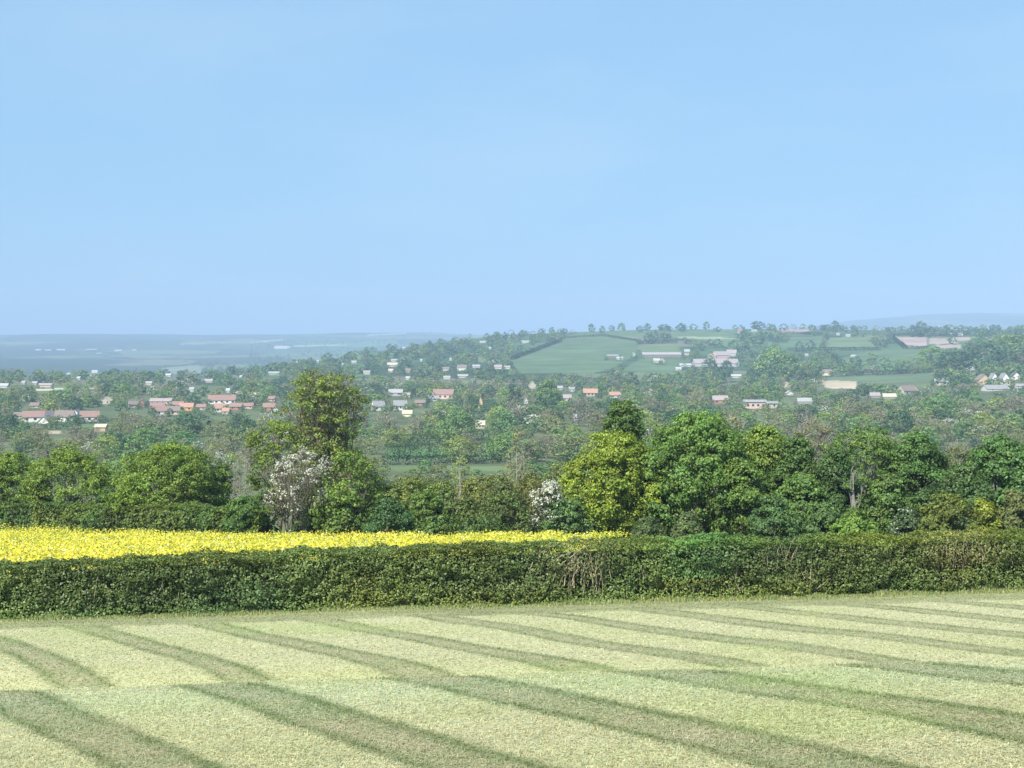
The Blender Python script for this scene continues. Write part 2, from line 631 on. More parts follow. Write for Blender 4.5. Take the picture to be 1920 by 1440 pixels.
class Geo:
    def __init__(self):
        self.V, self.Q, self.C, self.M = [], [], [], []
        self.n = 0

    def add(self, V, Q, col=(1, 1, 1), mi=0):
        self.V.append(V)
        self.Q.append(Q + self.n)
        c = np.broadcast_to(np.asarray(col, float), (len(V), 3))
        self.C.append(c)
        self.M.append(np.full(len(Q), mi))
        self.n += len(V)

    def limb(self, pts, r0, r1, k=5, col=(1, 1, 1), mi=0):
        m = len(pts) - 1
        for i in range(m):
            a = r0 + (r1 - r0) * i / m
            b = r0 + (r1 - r0) * (i + 1) / m
            self.add(*tube(pts[i], pts[i + 1], a, b, k), col, mi)

    def mesh(self, name, mats, smooth=False):
        return make_mesh(name, np.concatenate(self.V), np.concatenate(self.Q), mats, np.concatenate(self.C), np.concatenate(self.M), smooth)


def curve_pts(a, b, r, n=4, sag=.12):
    a = np.array(a, float)
    b = np.array(b, float)
    L = np.linalg.norm(b - a)
    off = r.normal(size=3) * sag * L
    off[2] = abs(off[2]) * .6
    ts = np.linspace(0, 1, n + 1)
    return [a + (b - a) * t + off * math.sin(math.pi * t) for t in ts]


def profile(h, kind):
    if kind == 'round':
        return np.sqrt(np.clip(1 - (2 * h - 1) ** 2, 0.02, 1)) ** .8
    if kind == 'dome':
        return np.where(h < .35, .80 + .2 * h / .35, np.sqrt(np.clip(1 - ((h - .35) / .65) ** 2, .02, 1)))
    if kind == 'cone':
        return np.clip(1.05 - h, .1, 1)
    if kind == 'tall':
        return np.where(h < .3, .7 + h, np.clip(1.0 - .55 * ((h - .3) / .7) ** 2, .3, 1))
    if kind == 'col':
        return np.where(h < .25, .75 + h, np.clip(1 - np.clip(h - .8, 0, 1) * 1.6, .3, 1)) * (.82 + .18 * np.sin(h * 9.))
    return np.ones_like(h)


# leaf colours before each tree's own tint
def leaf_cols(n_clump, per, n_lobe_id, r, spread=.17, hue=.065):
    lc = r.normal(0, spread * .6, n_lobe_id.max() + 1)[n_lobe_id]
    cc = r.normal(0, spread, n_clump)
    hv = r.normal(0, hue, n_clump)
    v = np.repeat(1 + lc + cc, per)
    h = np.repeat(hv, per) + r.normal(0, hue * .6, n_clump * per)
    v = v * (1 + r.normal(0, .16, n_clump * per))
    col = np.stack([v * (1 + h), v * (1 + h * .15), v * (1 - h * .8)], -1)
    return np.clip(col, .15, 2.5)


def make_tree(seed, H, Wd, base=.15, kind='round', lobes=14, clumps=30, per=24, leaf=.15, crad=.32, airy=0.0, gap=0.0,
              twig=0, trunk_r=None, detail=True, stems=1, flowers=0.0, lean=0.0, fbase=(.050, .080, .030), spread=.17):
    """returns (wood Geo, crown Geo)"""
    r = np.random.default_rng(seed)
    wood, crown = Geo(), Geo()
    hb = H * base
    hh = H - hb
    tr = trunk_r or H * .022
    # lobes
    hs = (np.arange(lobes) + r.random(lobes) * .9) / lobes
    ang = np.arange(lobes) * 2.399 + r.random(lobes) * .9
    rl = Wd * (.19 + .10 * r.random(lobes)) * (1 - .25 * airy)
    rl = np.minimum(rl, hh * .34)
    R = profile(hs, kind) * Wd * .5
    rad = np.clip(R - rl * .75, 0, None) * np.sqrt(.25 + .75 * r.random(lobes))
    zc = hb + rl * .6 + hs * (hh - rl * 1.6)
    cen = np.stack([np.cos(ang) * rad + lean * hs * Wd, np.sin(ang) * rad, zc], -1)
    # wood
    for s in range(stems):
        a = r.random() * 6.28
        bx = 0 if stems == 1 else .25 * Wd * (r.random() - .5)
        top = np.array([bx * 2.0 + lean * Wd * .5, .2 * bx, H * (.62 if not airy else .8)])
        tp = curve_pts((bx, bx * .3, -.4), top, r, 6, .03)
        wood.limb(tp, tr * (1 if s == 0 else .7), tr * .3, 7 if detail else 4)
        own = [i for i in range(lobes) if i % stems == s]
        for i in own:
            f = np.clip((cen[i, 2] / H) * .62, .12, .95)
            k = f * (len(tp) - 1)
            k0 = int(min(k, len(tp) - 2))
            st = tp[k0] + (tp[k0 + 1] - tp[k0]) * (k - k0)
            lp = curve_pts(st, cen[i], r, 3, .10)
            wood.limb(lp, tr * .42, tr * .12, 5 if detail else 3)
            if detail:
                for q in range(5 if airy else 3):
                    d = nrm(r.normal(size=3) + np.array([0, 0, .5]))
                    wood.limb(curve_pts(lp[-2], cen[i] + d * rl[i] * .95, r, 2, .1), tr * .14, tr * .05, 3)
    # clumps
    nC = lobes * clumps
    lid = np.repeat(np.arange(lobes), clumps)
    d = nrm(r.normal(size=(nC, 3)))
    out = nrm(cen[lid] - np.array([0, 0, hb + hh * .42]) + 1e-3)
    flip = (d * out).sum(-1) < -.25
    d[flip] = nrm(d[flip] + out[flip] * 1.6)
    d[:, 2] *= .85
    pos = cen[lid] + d * (rl[lid] * (.60 + .46 * r.random(nC)))[:, None]
    if gap > 0:
        keep = r.random(nC) > gap
    else:
        keep = np.ones(nC, bool)
    keep &= pos[:, 2] > hb * .6
    pos, d, lid = pos[keep], d[keep], lid[keep]
    nC = len(pos)
    n = nC * per
    cr = crad * (.6 + .8 * r.random(nC))
    rp = nrm(r.normal(size=(n, 3))) * (r.random(n) ** .4)[:, None]
    rp[:, 2] *= .62
    P = np.repeat(pos, per, 0) + rp * np.repeat(cr, per)[:, None]
    Nn = nrm(rp * .8 + np.repeat(d, per, 0) * .45 + np.array([0, 0, .35]) + r.normal(size=(n, 3)) * .42)
    sz = leaf * (.6 + .8 * r.random(n))
    V, Q = leaf_quads(P, Nn, sz, .66, r)
    col = leaf_cols(nC, per, lid, r, spread)
    if flowers > 0:
        fl = (r.random(n) < flowers * np.clip(.35 + (P[:, 2] - hb) / hh, .1, 1.2))
        w = np.array([.60, .60, .53]) / np.array(fbase) * (.75 + .4 * r.random(n))[:, None]
        col = np.where(fl[:, None], w, col)
    crown.add(V, Q, np.repeat(col, 4, 0))
    if twig:
        # fine bare twigs reaching past the leaves
        k = twig
        li = r.integers(0, lobes, k)
        d2 = nrm(r.normal(size=(k, 3)) * np.array([1, 1, .6]) + np.array([0, 0, .9]))
        st = cen[li] + d2 * (rl[li] * .2)[:, None]
        L = rl[li] * (.7 + .7 * r.random(k))
        sdv = nrm(np.cross(d2, r.normal(size=(k, 3))))
        w = (.006 + .009 * r.random(k))[:, None] * (H / 9.)
        en = st + d2 * L[:, None]
        V = np.stack([st - sdv * w, st + sdv * w, en + sdv * w * .4, en - sdv * w * .4], 1).reshape(-1, 3)
        wood.add(V, np.arange(4 * k).reshape(k, 4))
    return wood, crown


BASECOL = {
    'bright': (0.125, 0.190, 0.030), 'lime': (0.200, 0.265, 0.034), 'green': (0.115, 0.190, 0.035), 'dark': (0.065, 0.120, 0.034),
    'olive': (0.160, 0.195, 0.050), 'grey': (0.115, 0.130, 0.070), 'brown': (0.150, 0.125, 0.085), 'blossom': (0.050, 0.080, 0.030),
    'blue': (0.038, 0.080, 0.045),
}

treeline_D = lambda px: float(np.interp(px, [-200, 0, 500, 1000, 1200, 1920], [131, 126, 104, 97, 94, 90]))
PROTO = []


def near_tree(name, px, top, wpx, col, label, cat='tree', group='trees and shrubs along the far side of the yellow field', dD=0, D=None, bark=M_BARK, proto=None, **kw):
    D = D if D else treeline_D(px) + dD
    x = (px - 960) / F * D
    z = float(land_z(x, D))
    H = -(top - PYH) / F * D - z
    Wd = wpx / F * D
    seed = int(px * 7 + top)
    kw.setdefault('fbase', BASECOL[col] if isinstance(col, str) else col)
    w, c = make_tree(seed, H, Wd, **kw)
    e = empty(name, (x, D, z))
    tag(e, label, cat, group)
    link("trunk", w.mesh("trunk", bark), e)
    cc = np.array(BASECOL[col] if isinstance(col, str) else col)
    if not kw.get('flowers'):
        cc = cc * (1.2, 1.17, 1.1)
    link("crown", c.mesh("crown", M_LEAF), e, color=cc)
    return e


B = dict(lobes=18, clumps=46, per=38, leaf=.155, crad=.40)
near_tree("field_maple", 12, 838, 130, (.150, .225, .034), "round olive green tree cut by the left edge of the photo behind the low hedge", dD=3, base=.18, kind='round', **B)
near_tree("field_maple", 128, 830, 192, (.160, .235, .034), "broad domed yellow green tree second from the left above the low hedge", dD=3, base=.15, kind='dome', **B)
near_tree("field_maple", 322, 817, 250, (.150, .225, .034), "widest domed green tree left of the white blossom tree", dD=3, base=.2, kind='dome', lobes=24, clumps=52, per=38, leaf=.155, crad=.42)
near_tree("hawthorn", 412, 862, 90, 'dark', "dark green tree tucked against the right shoulder of the widest domed tree", dD=9, base=.2, kind='round', lobes=9, clumps=26, per=22, leaf=.17, crad=.35)
# the tall airy tree
near_tree("ash_tree", 606, 684, 195, (.175, .235, .052), "tallest airy olive tree with grey branches showing, behind the white blossom tree", dD=4, base=.10, kind='col', lobes=52, clumps=26, per=26, leaf=.155, crad=.38, airy=1, gap=.30, twig=2000, stems=3, trunk_r=.16)
near_tree("field_maple", 520, 772, 140, (.130, .195, .035), "leafy light green tree leaning out on the left side of the tall airy tree", dD=6, base=.25, kind='round', lobes=12, clumps=36, per=32, leaf=.15, crad=.36, airy=.6, gap=.15, twig=120)
near_tree("field_maple", 655, 830, 160, (.130, .200, .036), "light green leafy tree at the right foot of the tall airy tree", dD=-1, base=.05, kind='round', lobes=13, clumps=28, per=22, leaf=.16, crad=.34, gap=.1)
near_tree("blossom_tree", 544, 836, 140, (.085, .075, .055), "tree covered in white blossom over dark branches in front of the tall airy tree", dD=-3, base=.30, kind='round', lobes=16, clumps=26, per=20, leaf=.14, crad=.30, airy=1, gap=.42, lean=.18, twig=900, stems=4, trunk_r=.10, flowers=.78)
for px, top, w, lab in ((468, 800, 60, "slender pale bare tree standing just left of the white blossom tree"), (446, 846, 40, "thin leaning pale bare tree farthest left beside the white blossom tree")):
    near_tree("bare_tree", px, top, w, 'olive', lab, dD=5, base=.2, kind='tall', lobes=12, clumps=5, per=7, leaf=.12, crad=.3, airy=1, gap=.35, twig=700, bark=M_PALEBARK, trunk_r=.055, stems=2)
near_tree("shrub", 728, 925, 110, (0.062, 0.125, 0.039), "dark blue green bush beside the right foot of the tall airy tree", 'bush', dD=-4, base=.02, kind='dome', lobes=10, clumps=36, per=32, leaf=.15, crad=.3)
for px, top, w, c, lab in (
        (800, 912, 100, 'green', "mid green bush right of the dark blue green bush"),
        (775, 880, 120, (0.163, 0.218, 0.050), "pale green scrub bush rising behind the dark blue green bush"),
        (868, 925, 110, (0.112, 0.155, 0.040), "olive bush under the thin pale trunk near the middle"),
        (905, 882, 130, (0.171, 0.198, 0.050), "pale olive scrub behind the dull olive bushes at the middle of the tree line"),
        (945, 915, 110, (0.105, 0.150, 0.040), "dull green bush left of the white hawthorn bush"),
        (1000, 885, 110, (0.155, 0.178, 0.050), "grey green leafy scrub behind the white hawthorn bush"),
        (905, 960, 120, (0.078, 0.132, 0.033), "low dark green bramble mound at the field edge near the middle"),
        (830, 958, 110, (0.085, 0.145, 0.033), "low green bramble patch at the field edge below the mid green bush")):
    near_tree("shrub", px, top, w, c, lab, 'bush', dD=(10 if top < 900 else 0 if top < 950 else -4), base=.02, kind='dome', lobes=11, clumps=34, per=22, leaf=.16, crad=.3, gap=.1, twig=80)
for px, top, w, c, dd, lab in (
        (722, 898, 90, (.17, .22, .055), 8, "pale green scrub bush just right of the tall airy tree"),
        (760, 886, 110, (.165, .20, .06), 22, "wide pale scrub bush below the left end of the straight dark hedgerow"),
        (822, 888, 110, (.16, .215, .055), 16, "light green scrub bush left of the thin pale young tree"),
        (880, 892, 110, (.175, .20, .065), 26, "pale dry looking scrub bush behind the thin pale young tree"),
        (935, 884, 120, (.16, .205, .06), 20, "pale olive scrub bush between the thin pale tree and the yellowish one"),
        (985, 876, 110, (.17, .20, .07), 30, "pale twiggy scrub bush behind the tall thin yellowish tree"),
        (1060, 850, 120, (.165, .205, .065), 28, "tall pale scrub behind the left side of the lime green tree"),
        (845, 935, 110, (.10, .15, .045), 3, "olive bush at the foot of the thin pale young tree"),
        (945, 900, 100, (.115, .145, .05), 6, "dull olive bush left of the white hawthorn bush and behind the dull one"),
        (600, 930, 90, (.055, .095, .036), 1, "bush coloured as the shade between the white blossom tree and the tall airy tree"),  # added for the dark at the tree foot, shade put into leaf colour
        (648, 912, 100, (.115, .18, .038), -2, "green bush hiding the lower stems right of the white blossom tree"),
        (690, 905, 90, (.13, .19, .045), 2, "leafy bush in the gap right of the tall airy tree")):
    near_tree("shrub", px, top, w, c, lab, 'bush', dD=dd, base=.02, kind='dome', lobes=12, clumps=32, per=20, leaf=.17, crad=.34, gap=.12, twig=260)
near_tree("bare_tree", 862, 838, 26, 'olive', "thin pale almost leafless young tree rising from an olive bush", dD=2, base=.3, kind='tall', lobes=6, clumps=4, per=6, leaf=.12, crad=.25, airy=1, gap=.3, twig=260, bark=M_PALEBARK, trunk_r=.035)
near_tree("bare_tree", 968, 800, 50, (0.230, 0.245, 0.085), "tall thin yellowish sparse tree left of the white hawthorn bush", dD=14, base=.3, kind='tall', lobes=9, clumps=7, per=10, leaf=.14, crad=.3, airy=1, gap=.2, twig=500, bark=M_PALEBARK, trunk_r=.05)
near_tree("hawthorn_bush", 1030, 896, 76, 'blossom', "round hawthorn bush thick with white flowers left of the lime green tree", 'bush', dD=-3.5, base=.3, kind='dome', lobes=9, clumps=26, per=22, leaf=.13, crad=.24, flowers=.72)
near_tree("shrub", 1065, 925, 120, (0.093, 0.165, 0.050), "green bush spreading below the white hawthorn bush and lime green tree", 'bush', dD=-3, base=.02, kind='dome', lobes=11, clumps=36, per=32, leaf=.15, crad=.3)
near_tree("sycamore", 1172, 745, 120, (0.096, 0.165, 0.039), "dark green tree top rising behind the lime green tree", dD=10, base=.2, kind='tall', **B)
near_tree("norway_maple", 1150, 798, 192, 'lime', "bright lime green round tree left of the big dark sycamore", dD=0, base=.12, kind='round', lobes=24, clumps=50, per=38, leaf=.155, crad=.40)
near_tree("sycamore", 1305, 758, 255, (0.116, 0.205, 0.044), "biggest dark green layered tree right of the lime green tree", dD=2, base=.12, kind='tall', lobes=30, clumps=50, per=38, leaf=.165, crad=.44)
near_tree("sycamore", 1385, 845, 110, (0.124, 0.198, 0.039), "darker green tree leaning on the right flank of the biggest tree", dD=0, base=.12, kind='dome', lobes=13, clumps=42, per=34, leaf=.16, crad=.36)
near_tree("bare_tree", 1378, 770, 90, (0.240, 0.265, 0.120), "pale twiggy tree just coming into leaf behind the right shoulder of the biggest tree", dD=12, base=.25, kind='tall', lobes=12, clumps=14, per=10, leaf=.13, crad=.35, airy=1, gap=.2, twig=1500, bark=M_PALEBARK, trunk_r=.06)
near_tree("sycamore", 1442, 788, 145, (0.147, 0.218, 0.039), "green tree with a yellowish right side between two twiggy pale trees", dD=4, base=.12, kind='tall', **B)
near_tree("bare_tree", 1528, 776, 125, (0.180, 0.190, 0.085), "brownish twiggy tree half in leaf left of the tree with a white stem", dD=9, base=.2, kind='tall', lobes=20, clumps=16, per=12, leaf=.13, crad=.38, airy=1, gap=.15, twig=2200, stems=4, bark=M_PALEBARK, trunk_r=.045)
near_tree("sycamore", 1505, 880, 130, (0.109, 0.191, 0.044), "bushy green tree in front of the brownish twiggy tree", dD=0, base=.08, kind='dome', lobes=14, clumps=42, per=34, leaf=.16, crad=.34)
near_tree("birch_tree", 1622, 786, 205, (0.116, 0.191, 0.042), "green tree with a thin white stem showing through its open middle", dD=5, base=.22, kind='tall', lobes=19, clumps=30, per=24, leaf=.16, crad=.36, gap=.12, bark=M_PALEBARK)
near_tree("bare_tree", 1607, 850, 40, 'green', "pair of slim white stems standing in the gap in front of the open green tree", dD=-1.5, base=.5, kind='tall', lobes=5, clumps=6, per=10, leaf=.14, crad=.25, airy=1, twig=40, bark=M_PALEBARK, trunk_r=.07, stems=2)
near_tree("sycamore", 1722, 806, 140, (0.085, 0.165, 0.044), "dark green upright tree right of the tree with the white stem", dD=4, base=.12, kind='tall', **B)
near_tree("sycamore", 1665, 880, 100, (0.101, 0.172, 0.039), "rounded green tree filling the gap below the dark upright tree", dD=0, base=.08, kind='dome', lobes=12, clumps=40, per=34, leaf=.16, crad=.34)
near_tree("bare_tree", 1790, 828, 125, (0.165, 0.205, 0.070), "thin olive tree with pale twigs left of the dark tree at the right edge", dD=6, base=.1, kind='round', lobes=16, clumps=24, per=16, leaf=.15, crad=.38, airy=1, gap=.12, twig=1200, trunk_r=.06, bark=M_PALEBARK)
near_tree("sycamore", 1880, 808, 165, (0.085, 0.172, 0.046), "dense dark green tree cut by the right edge of the photo", dD=4, base=.1, kind='tall', lobes=18, clumps=46, per=28, leaf=.19, crad=.38)
for px, top, w, c, dd, lab in (
        (1495, 812, 120, (.085, .150, .038), 2, "mid green tree standing before the brownish twiggy tree on its left side"),
        (1568, 838, 110, (.075, .140, .040), 1, "green tree between the brownish twiggy tree and the tree with the white stem"),
        (1668, 820, 100, (.085, .150, .040), 7, "green tree top behind the rounded tree left of the dark upright tree"),
        (1808, 862, 110, (.080, .140, .042), 1, "rounded green tree in front of the thin olive tree with pale twigs"),
        (1225, 870, 120, (.075, .135, .036), 2, "dark green tree filling the join between the lime green tree and the biggest one"),
        (1395, 800, 110, (.080, .140, .036), 5, "green tree top rising just right of the biggest tree"),
        (225, 885, 90, (.07, .12, .034), 1, "small dark green tree filling the gap between the two domed trees"),  # added fillers, the shade between the crowns put into their dark colour
        (62, 880, 80, (.07, .12, .034), 2, "small tree added right of the left edge tree, gap shade in its colour")):
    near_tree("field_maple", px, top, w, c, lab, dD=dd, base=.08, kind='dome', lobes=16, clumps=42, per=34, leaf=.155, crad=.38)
for px, top, w, c, lab in (
        (1450, 925, 110, (0.078, 0.145, 0.044), "dark green bush at the foot of the tree between the two twiggy trees"),
        (1600, 948, 110, (0.132, 0.224, 0.039), "fresh green low bush in front of the white stems"),
        (1545, 935, 90, (0.093, 0.165, 0.050), "glossy green bush left of the fresh green low bush"),
        (1778, 918, 135, (0.116, 0.152, 0.028), "wide olive green bush in front of the thin olive tree"),
        (1700, 948, 60, (0.093, 0.152, 0.050), "small bush flecked with white flowers left of the wide olive bush"),
        (1845, 935, 60, (0.217, 0.264, 0.033), "small yellow green bush between the wide olive bush and the edge of the photo"),
        (1905, 915, 80, (0.139, 0.165, 0.055), "grey green bush at the foot of the dark tree by the right edge"),
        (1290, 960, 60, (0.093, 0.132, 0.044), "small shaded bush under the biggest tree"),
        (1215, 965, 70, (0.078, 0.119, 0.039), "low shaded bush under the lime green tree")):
    near_tree("shrub", px, top, w, c, lab, 'bush', dD=-4, base=.02, kind='dome', lobes=10, clumps=36, per=32, leaf=.145, crad=.28, flowers=.10 if 'flecked' in lab else 0)


# ------------------------------------------------------------------ hedges as leaf mass over a dark core
def hedge(name, pts, height, thick, dens, leaf, col, label, group=None, core=True, seed=1, jag=.12, zf=land_z, parts=True, cat='hedge', mat=None, extra=None, lumps=.5, hs=None):
    """a hedge along a ground polyline; dens = leaves per square metre of its faces"""
    r = np.random.default_rng(seed)
    pts = np.array(pts, float)
    seg = np.linalg.norm(np.diff(pts, axis=0), axis=1)
    cum = np.concatenate([[0], np.cumsum(seg)])
    L = cum[-1]
    per = height * 2 + thick
    n = int(L * per * dens)
    s = r.random(n) * L
    x = np.interp(s, cum, pts[:, 0])
    y = np.interp(s, cum, pts[:, 1])
    i = np.clip(np.searchsorted(cum, s) - 1, 0, len(seg) - 1)
    dr = (pts[1:] - pts[:-1])[i] / seg[i][:, None]
    nx, ny = dr[:, 1], -dr[:, 0]            # side towards smaller y when path runs +x
    p = r.random(n) * per
    h = np.where(p < height, p, np.where(p > height + thick, per - p, height))
    off = np.where(p < height, thick / 2, np.where(p > height + thick, -thick / 2, thick / 2 - (p - height)))
    N = np.zeros((n, 3))
    front = p < height
    back = p > height + thick
    topm = ~(front | back)
    N[front] = np.stack([nx, ny, nx * 0], -1)[front]
    N[back] = -np.stack([nx, ny, nx * 0], -1)[back]
    N[topm] = (0, 0, 1)
    # lumpy surface and clumps
    k = 1 / max(.45, leaf * 5)
    lump = fbm(Noise(seed + 50), s * k * .6, h * k + off * k * .6 + 20, 3) - .5
    lump = lump + (fbm(Noise(seed + 51), s * k * 2.2, h * k * 2.4 + off * k * 2 + 20, 2) - .5) * .45
    depth = lump * lumps - np.abs(r.normal(0, np.where(r.random(n) < .3, .24, .09), n)) * min(1., height)
    jagv = (fbm(Noise(seed + 60), s * .35, s * 0, 4) - .5) * jag * 2 * height
    hk = hs(x) if hs else 1.0
    hz = h * hk * (1 + jagv / height) + np.where(topm, depth * .6, 0)
    o2 = off + np.where(topm, 0, np.where(front, depth, -depth))
    # rounded shoulders
    sh = np.clip((h / height - .8) / .2, 0, 1) * thick * .12
    o2 = np.where(front, o2 - sh, np.where(back, o2 + sh, o2))
    X = x + nx * o2
    Y = y + ny * o2
    Z = zf(x, y) + hz + .03
    P = np.stack([X, Y, Z], -1)
    Nn = nrm(N + np.array([0, 0, .45]) + r.normal(size=(n, 3)) * .6)
    V, Q = leaf_quads(P, Nn, leaf * (.55 + .9 * r.random(n)), .68, r)
    pa = fbm(Noise(seed + 70), s * .55, h * .8, 3)
    v = (1 + (pa - .5) * 1.1 + r.normal(0, .2, n))
    hue = (fbm(Noise(seed + 71), s * .3 + 9, h * .5, 3) - .5) * 1.0 + r.normal(0, .1, n)
    colr = np.clip(np.stack([v * (1 + hue * .9), v * (1 + hue * .2), v * (1 - hue * .6)], -1), .15, 2.5)
    keep = np.ones(n, bool)
    if extra is not None:
        keep, colr = extra(X, Y, Z - zf(x, y), s, front, topm, colr, r)
        kk = np.repeat(keep, 4)
        V = V[kk]
        colr = colr[keep]
        Q = np.arange(len(V)).reshape(-1, 4)
    g = Geo()
    g.add(V, Q, np.repeat(colr, 4, 0))
    objs = []
    e = None
    if parts:
        m = pts[len(pts) // 2]
        e = empty(name, (m[0], m[1], float(zf(m[0], m[1]))))
        tag(e, label, cat, group)
        off0 = Vector(e.location)
        me = g.mesh("foliage", mat or M_LEAF)
        o = link("foliage", me, e, color=col)
        o.matrix_parent_inverse = Matrix.Translation(-off0)
        objs.append(o)
    else:
        me = g.mesh(name, mat or M_LEAF)
        o = link(name, me, color=col)
        tag(o, label, cat, group)
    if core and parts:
        # solid dark shell, the shade inside the hedge put into its colour
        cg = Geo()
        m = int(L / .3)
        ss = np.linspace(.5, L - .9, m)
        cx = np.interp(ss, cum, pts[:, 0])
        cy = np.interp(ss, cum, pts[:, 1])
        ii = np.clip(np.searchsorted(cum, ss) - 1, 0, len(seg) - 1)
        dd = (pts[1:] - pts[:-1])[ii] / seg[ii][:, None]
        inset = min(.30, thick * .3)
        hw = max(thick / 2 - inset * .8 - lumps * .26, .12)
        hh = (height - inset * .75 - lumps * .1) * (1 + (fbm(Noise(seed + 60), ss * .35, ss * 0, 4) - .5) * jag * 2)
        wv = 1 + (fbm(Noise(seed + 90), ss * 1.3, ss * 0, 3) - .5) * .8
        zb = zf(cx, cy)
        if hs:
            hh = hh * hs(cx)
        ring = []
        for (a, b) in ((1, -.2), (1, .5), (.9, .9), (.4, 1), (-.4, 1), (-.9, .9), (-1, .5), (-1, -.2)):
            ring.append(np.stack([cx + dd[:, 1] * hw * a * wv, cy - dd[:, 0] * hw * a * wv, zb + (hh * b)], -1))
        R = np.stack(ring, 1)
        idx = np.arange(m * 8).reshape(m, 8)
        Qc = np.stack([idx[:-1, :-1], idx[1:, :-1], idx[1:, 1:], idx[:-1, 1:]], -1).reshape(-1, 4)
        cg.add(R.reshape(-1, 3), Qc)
        o = link("dark_core", cg.mesh("dark_core", M_CORE), e)
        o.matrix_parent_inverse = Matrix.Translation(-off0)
    return e or o


# the clipped hedge across the photo
def main_extra(X, Y, h, s, front, topm, col, r):
    px = 960 + F * X / Y
    thin = np.zeros(len(X))
    for c, w, lo, hi, a in ((1092, 50, .5, 1.95, .66), (1020, 22, .9, 1.7, .4), (1470, 26, .9, 1.9, .5), (1800, 75, 1.0, 1.95, .5), (1790, 18, .3, 1.6, .4),
                            (1330, 50, .05, .7, .35), (1560, 50, .3, 1.0, .3), (590, 22, 1.0, 1.5, .3), (195, 40, 1.25, 1.7, .3)):
        thin = np.maximum(thin, a * np.exp(-((px - c) / w) ** 2) * ((h > lo) & (h < hi)))
    holes = fbm(Noise(501), s * 1.5, h * 2.2, 3)
    thin = np.maximum(thin, np.clip((holes - .66) * 6, 0, .45) * (h < 1.7))
    keep = r.random(len(X)) > thin
    # new growth on the top is yellower to the right, fresher leaves at the foot
    t = (np.clip((px - 900) / 500, 0, 1) * (topm | (h > 1.72)))[:, None]
    col = col * (1 + t * np.array([.35, .34, .0]))
    b = (np.exp(-(h / .35) ** 2) * .5)[:, None]
    col = col * (1 + b * np.array([.5, .6, .1]))
    g = np.exp(-((px - 1310) / 60) ** 2) * (h > .8)
    col = col * (1 + g[:, None] * np.array([.0, .45, .9]))
    dry = (np.exp(-((px - 1800) / 75) ** 2) * .55 + np.exp(-((px - 1092) / 45) ** 2) * .5) * (h > .9)
    dm = (r.random(len(X)) < dry)[:, None]
    col = np.where(dm, col * np.array([1.75, 1.25, 1.9]), col)
    return keep, col


hx = np.linspace(-24, 28, 27)
hp = np.stack([hx, 46.5 + .2 * hx + .28], -1)


def both_z(x, y):
    x = np.asarray(x, float)
    return far_plane(x, y) + .0


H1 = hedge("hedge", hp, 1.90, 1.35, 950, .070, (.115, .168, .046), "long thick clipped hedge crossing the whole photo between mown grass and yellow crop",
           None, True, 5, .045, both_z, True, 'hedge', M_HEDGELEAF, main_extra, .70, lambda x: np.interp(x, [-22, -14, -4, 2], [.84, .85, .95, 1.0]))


def hedge_branches():
    g = Geo()
    r = np.random.default_rng(21)

    def cl(pxc, w, n, lo, hi, thick, colr, slant=0.0):
        for _ in range(n):
            px = pxc + r.normal(0, w * .5)
            u = (px - 960) / F
            y = 46.5 / (1 - .2 * u) - .34 + r.random() * .3
            x = u * y
            z = float(both_z(x, y))
            a = lo + r.random() * (hi - lo) * .5
            b = min(hi + .1, a + .25 + r.random() * .8)
            p0 = (x, y, z + a)
            p1 = (x + r.normal(0, .18) + slant * (b - a), y + r.normal(0, .06), z + b)
            g.limb(curve_pts(p0, p1, r, 3, .10), thick * (.6 + .8 * r.random()), thick * .3, 4)

    cl(1092, 90, 48, .25, 1.9, .011, None)
    cl(1085, 50, 12, .5, 1.5, .022, None)
    cl(1020, 44, 16, .7, 1.8, .012, None, .9)
    cl(1470, 50, 26, .6, 1.9, .009, None)
    cl(1800, 140, 56, .8, 1.9, .009, None)
    cl(1330, 100, 24, .05, .8, .010, None)
    cl(1560, 120, 26, .2, 1.2, .009, None)
    cl(960, 1900, 60, .1, 1.3, .007, None)
    o = link("bare_branches", g.mesh("bare_branches", M_DEADWOOD), H1, color=(1, 1, 1))
    o.matrix_parent_inverse = Matrix.Translation(-Vector(H1.location))
    # split stake in the right part of the hedge
    u = (1807 - 960) / F
    y = 46.5 / (1 - .2 * u) - .35
    x = u * y
    z = float(both_z(x, y))
    sg = Geo()
    sg.limb([(x, y + .12, z - .1), (x + .01, y + .12, z + .8), (x + .02, y + .12, z + 1.35)], .04, .035, 6)
    s = link("wooden_stake", sg.mesh("wooden_stake", M_DEADWOOD), color=(.22, .22, .22))
    tag(s, "dark upright wooden stake half hidden in the dry right part of the long hedge", "post")


hedge_branches()


# tufts of uncut grass at the hedge foot
def blades(name, x, y, z, ln, wd, col, mat, label, cat, r):
    n = len(x)
    a = r.random(n) * 2 * np.pi
    el = 1.0 + .5 * r.random(n)
    d = np.stack([np.cos(a) * np.cos(el), np.sin(a) * np.cos(el), np.sin(el)], -1)
    sdv = nrm(np.stack([np.abs(r.normal(size=n)) + .3, r.normal(0, .5, n), 0 * a], -1))
    P = np.stack([x, y, z], -1)
    T = P + d * ln[:, None]
    V = np.stack([P - sdv * wd[:, None], P + sdv * wd[:, None], T + sdv * wd[:, None] * .25, T - sdv * wd[:, None] * .25], 1).reshape(-1, 3)
    me = make_mesh(name, V, np.arange(4 * n).reshape(n, 4), mat, np.repeat(col, 4, 0))
    return tag(link(name, me), label, cat, kind="stuff")


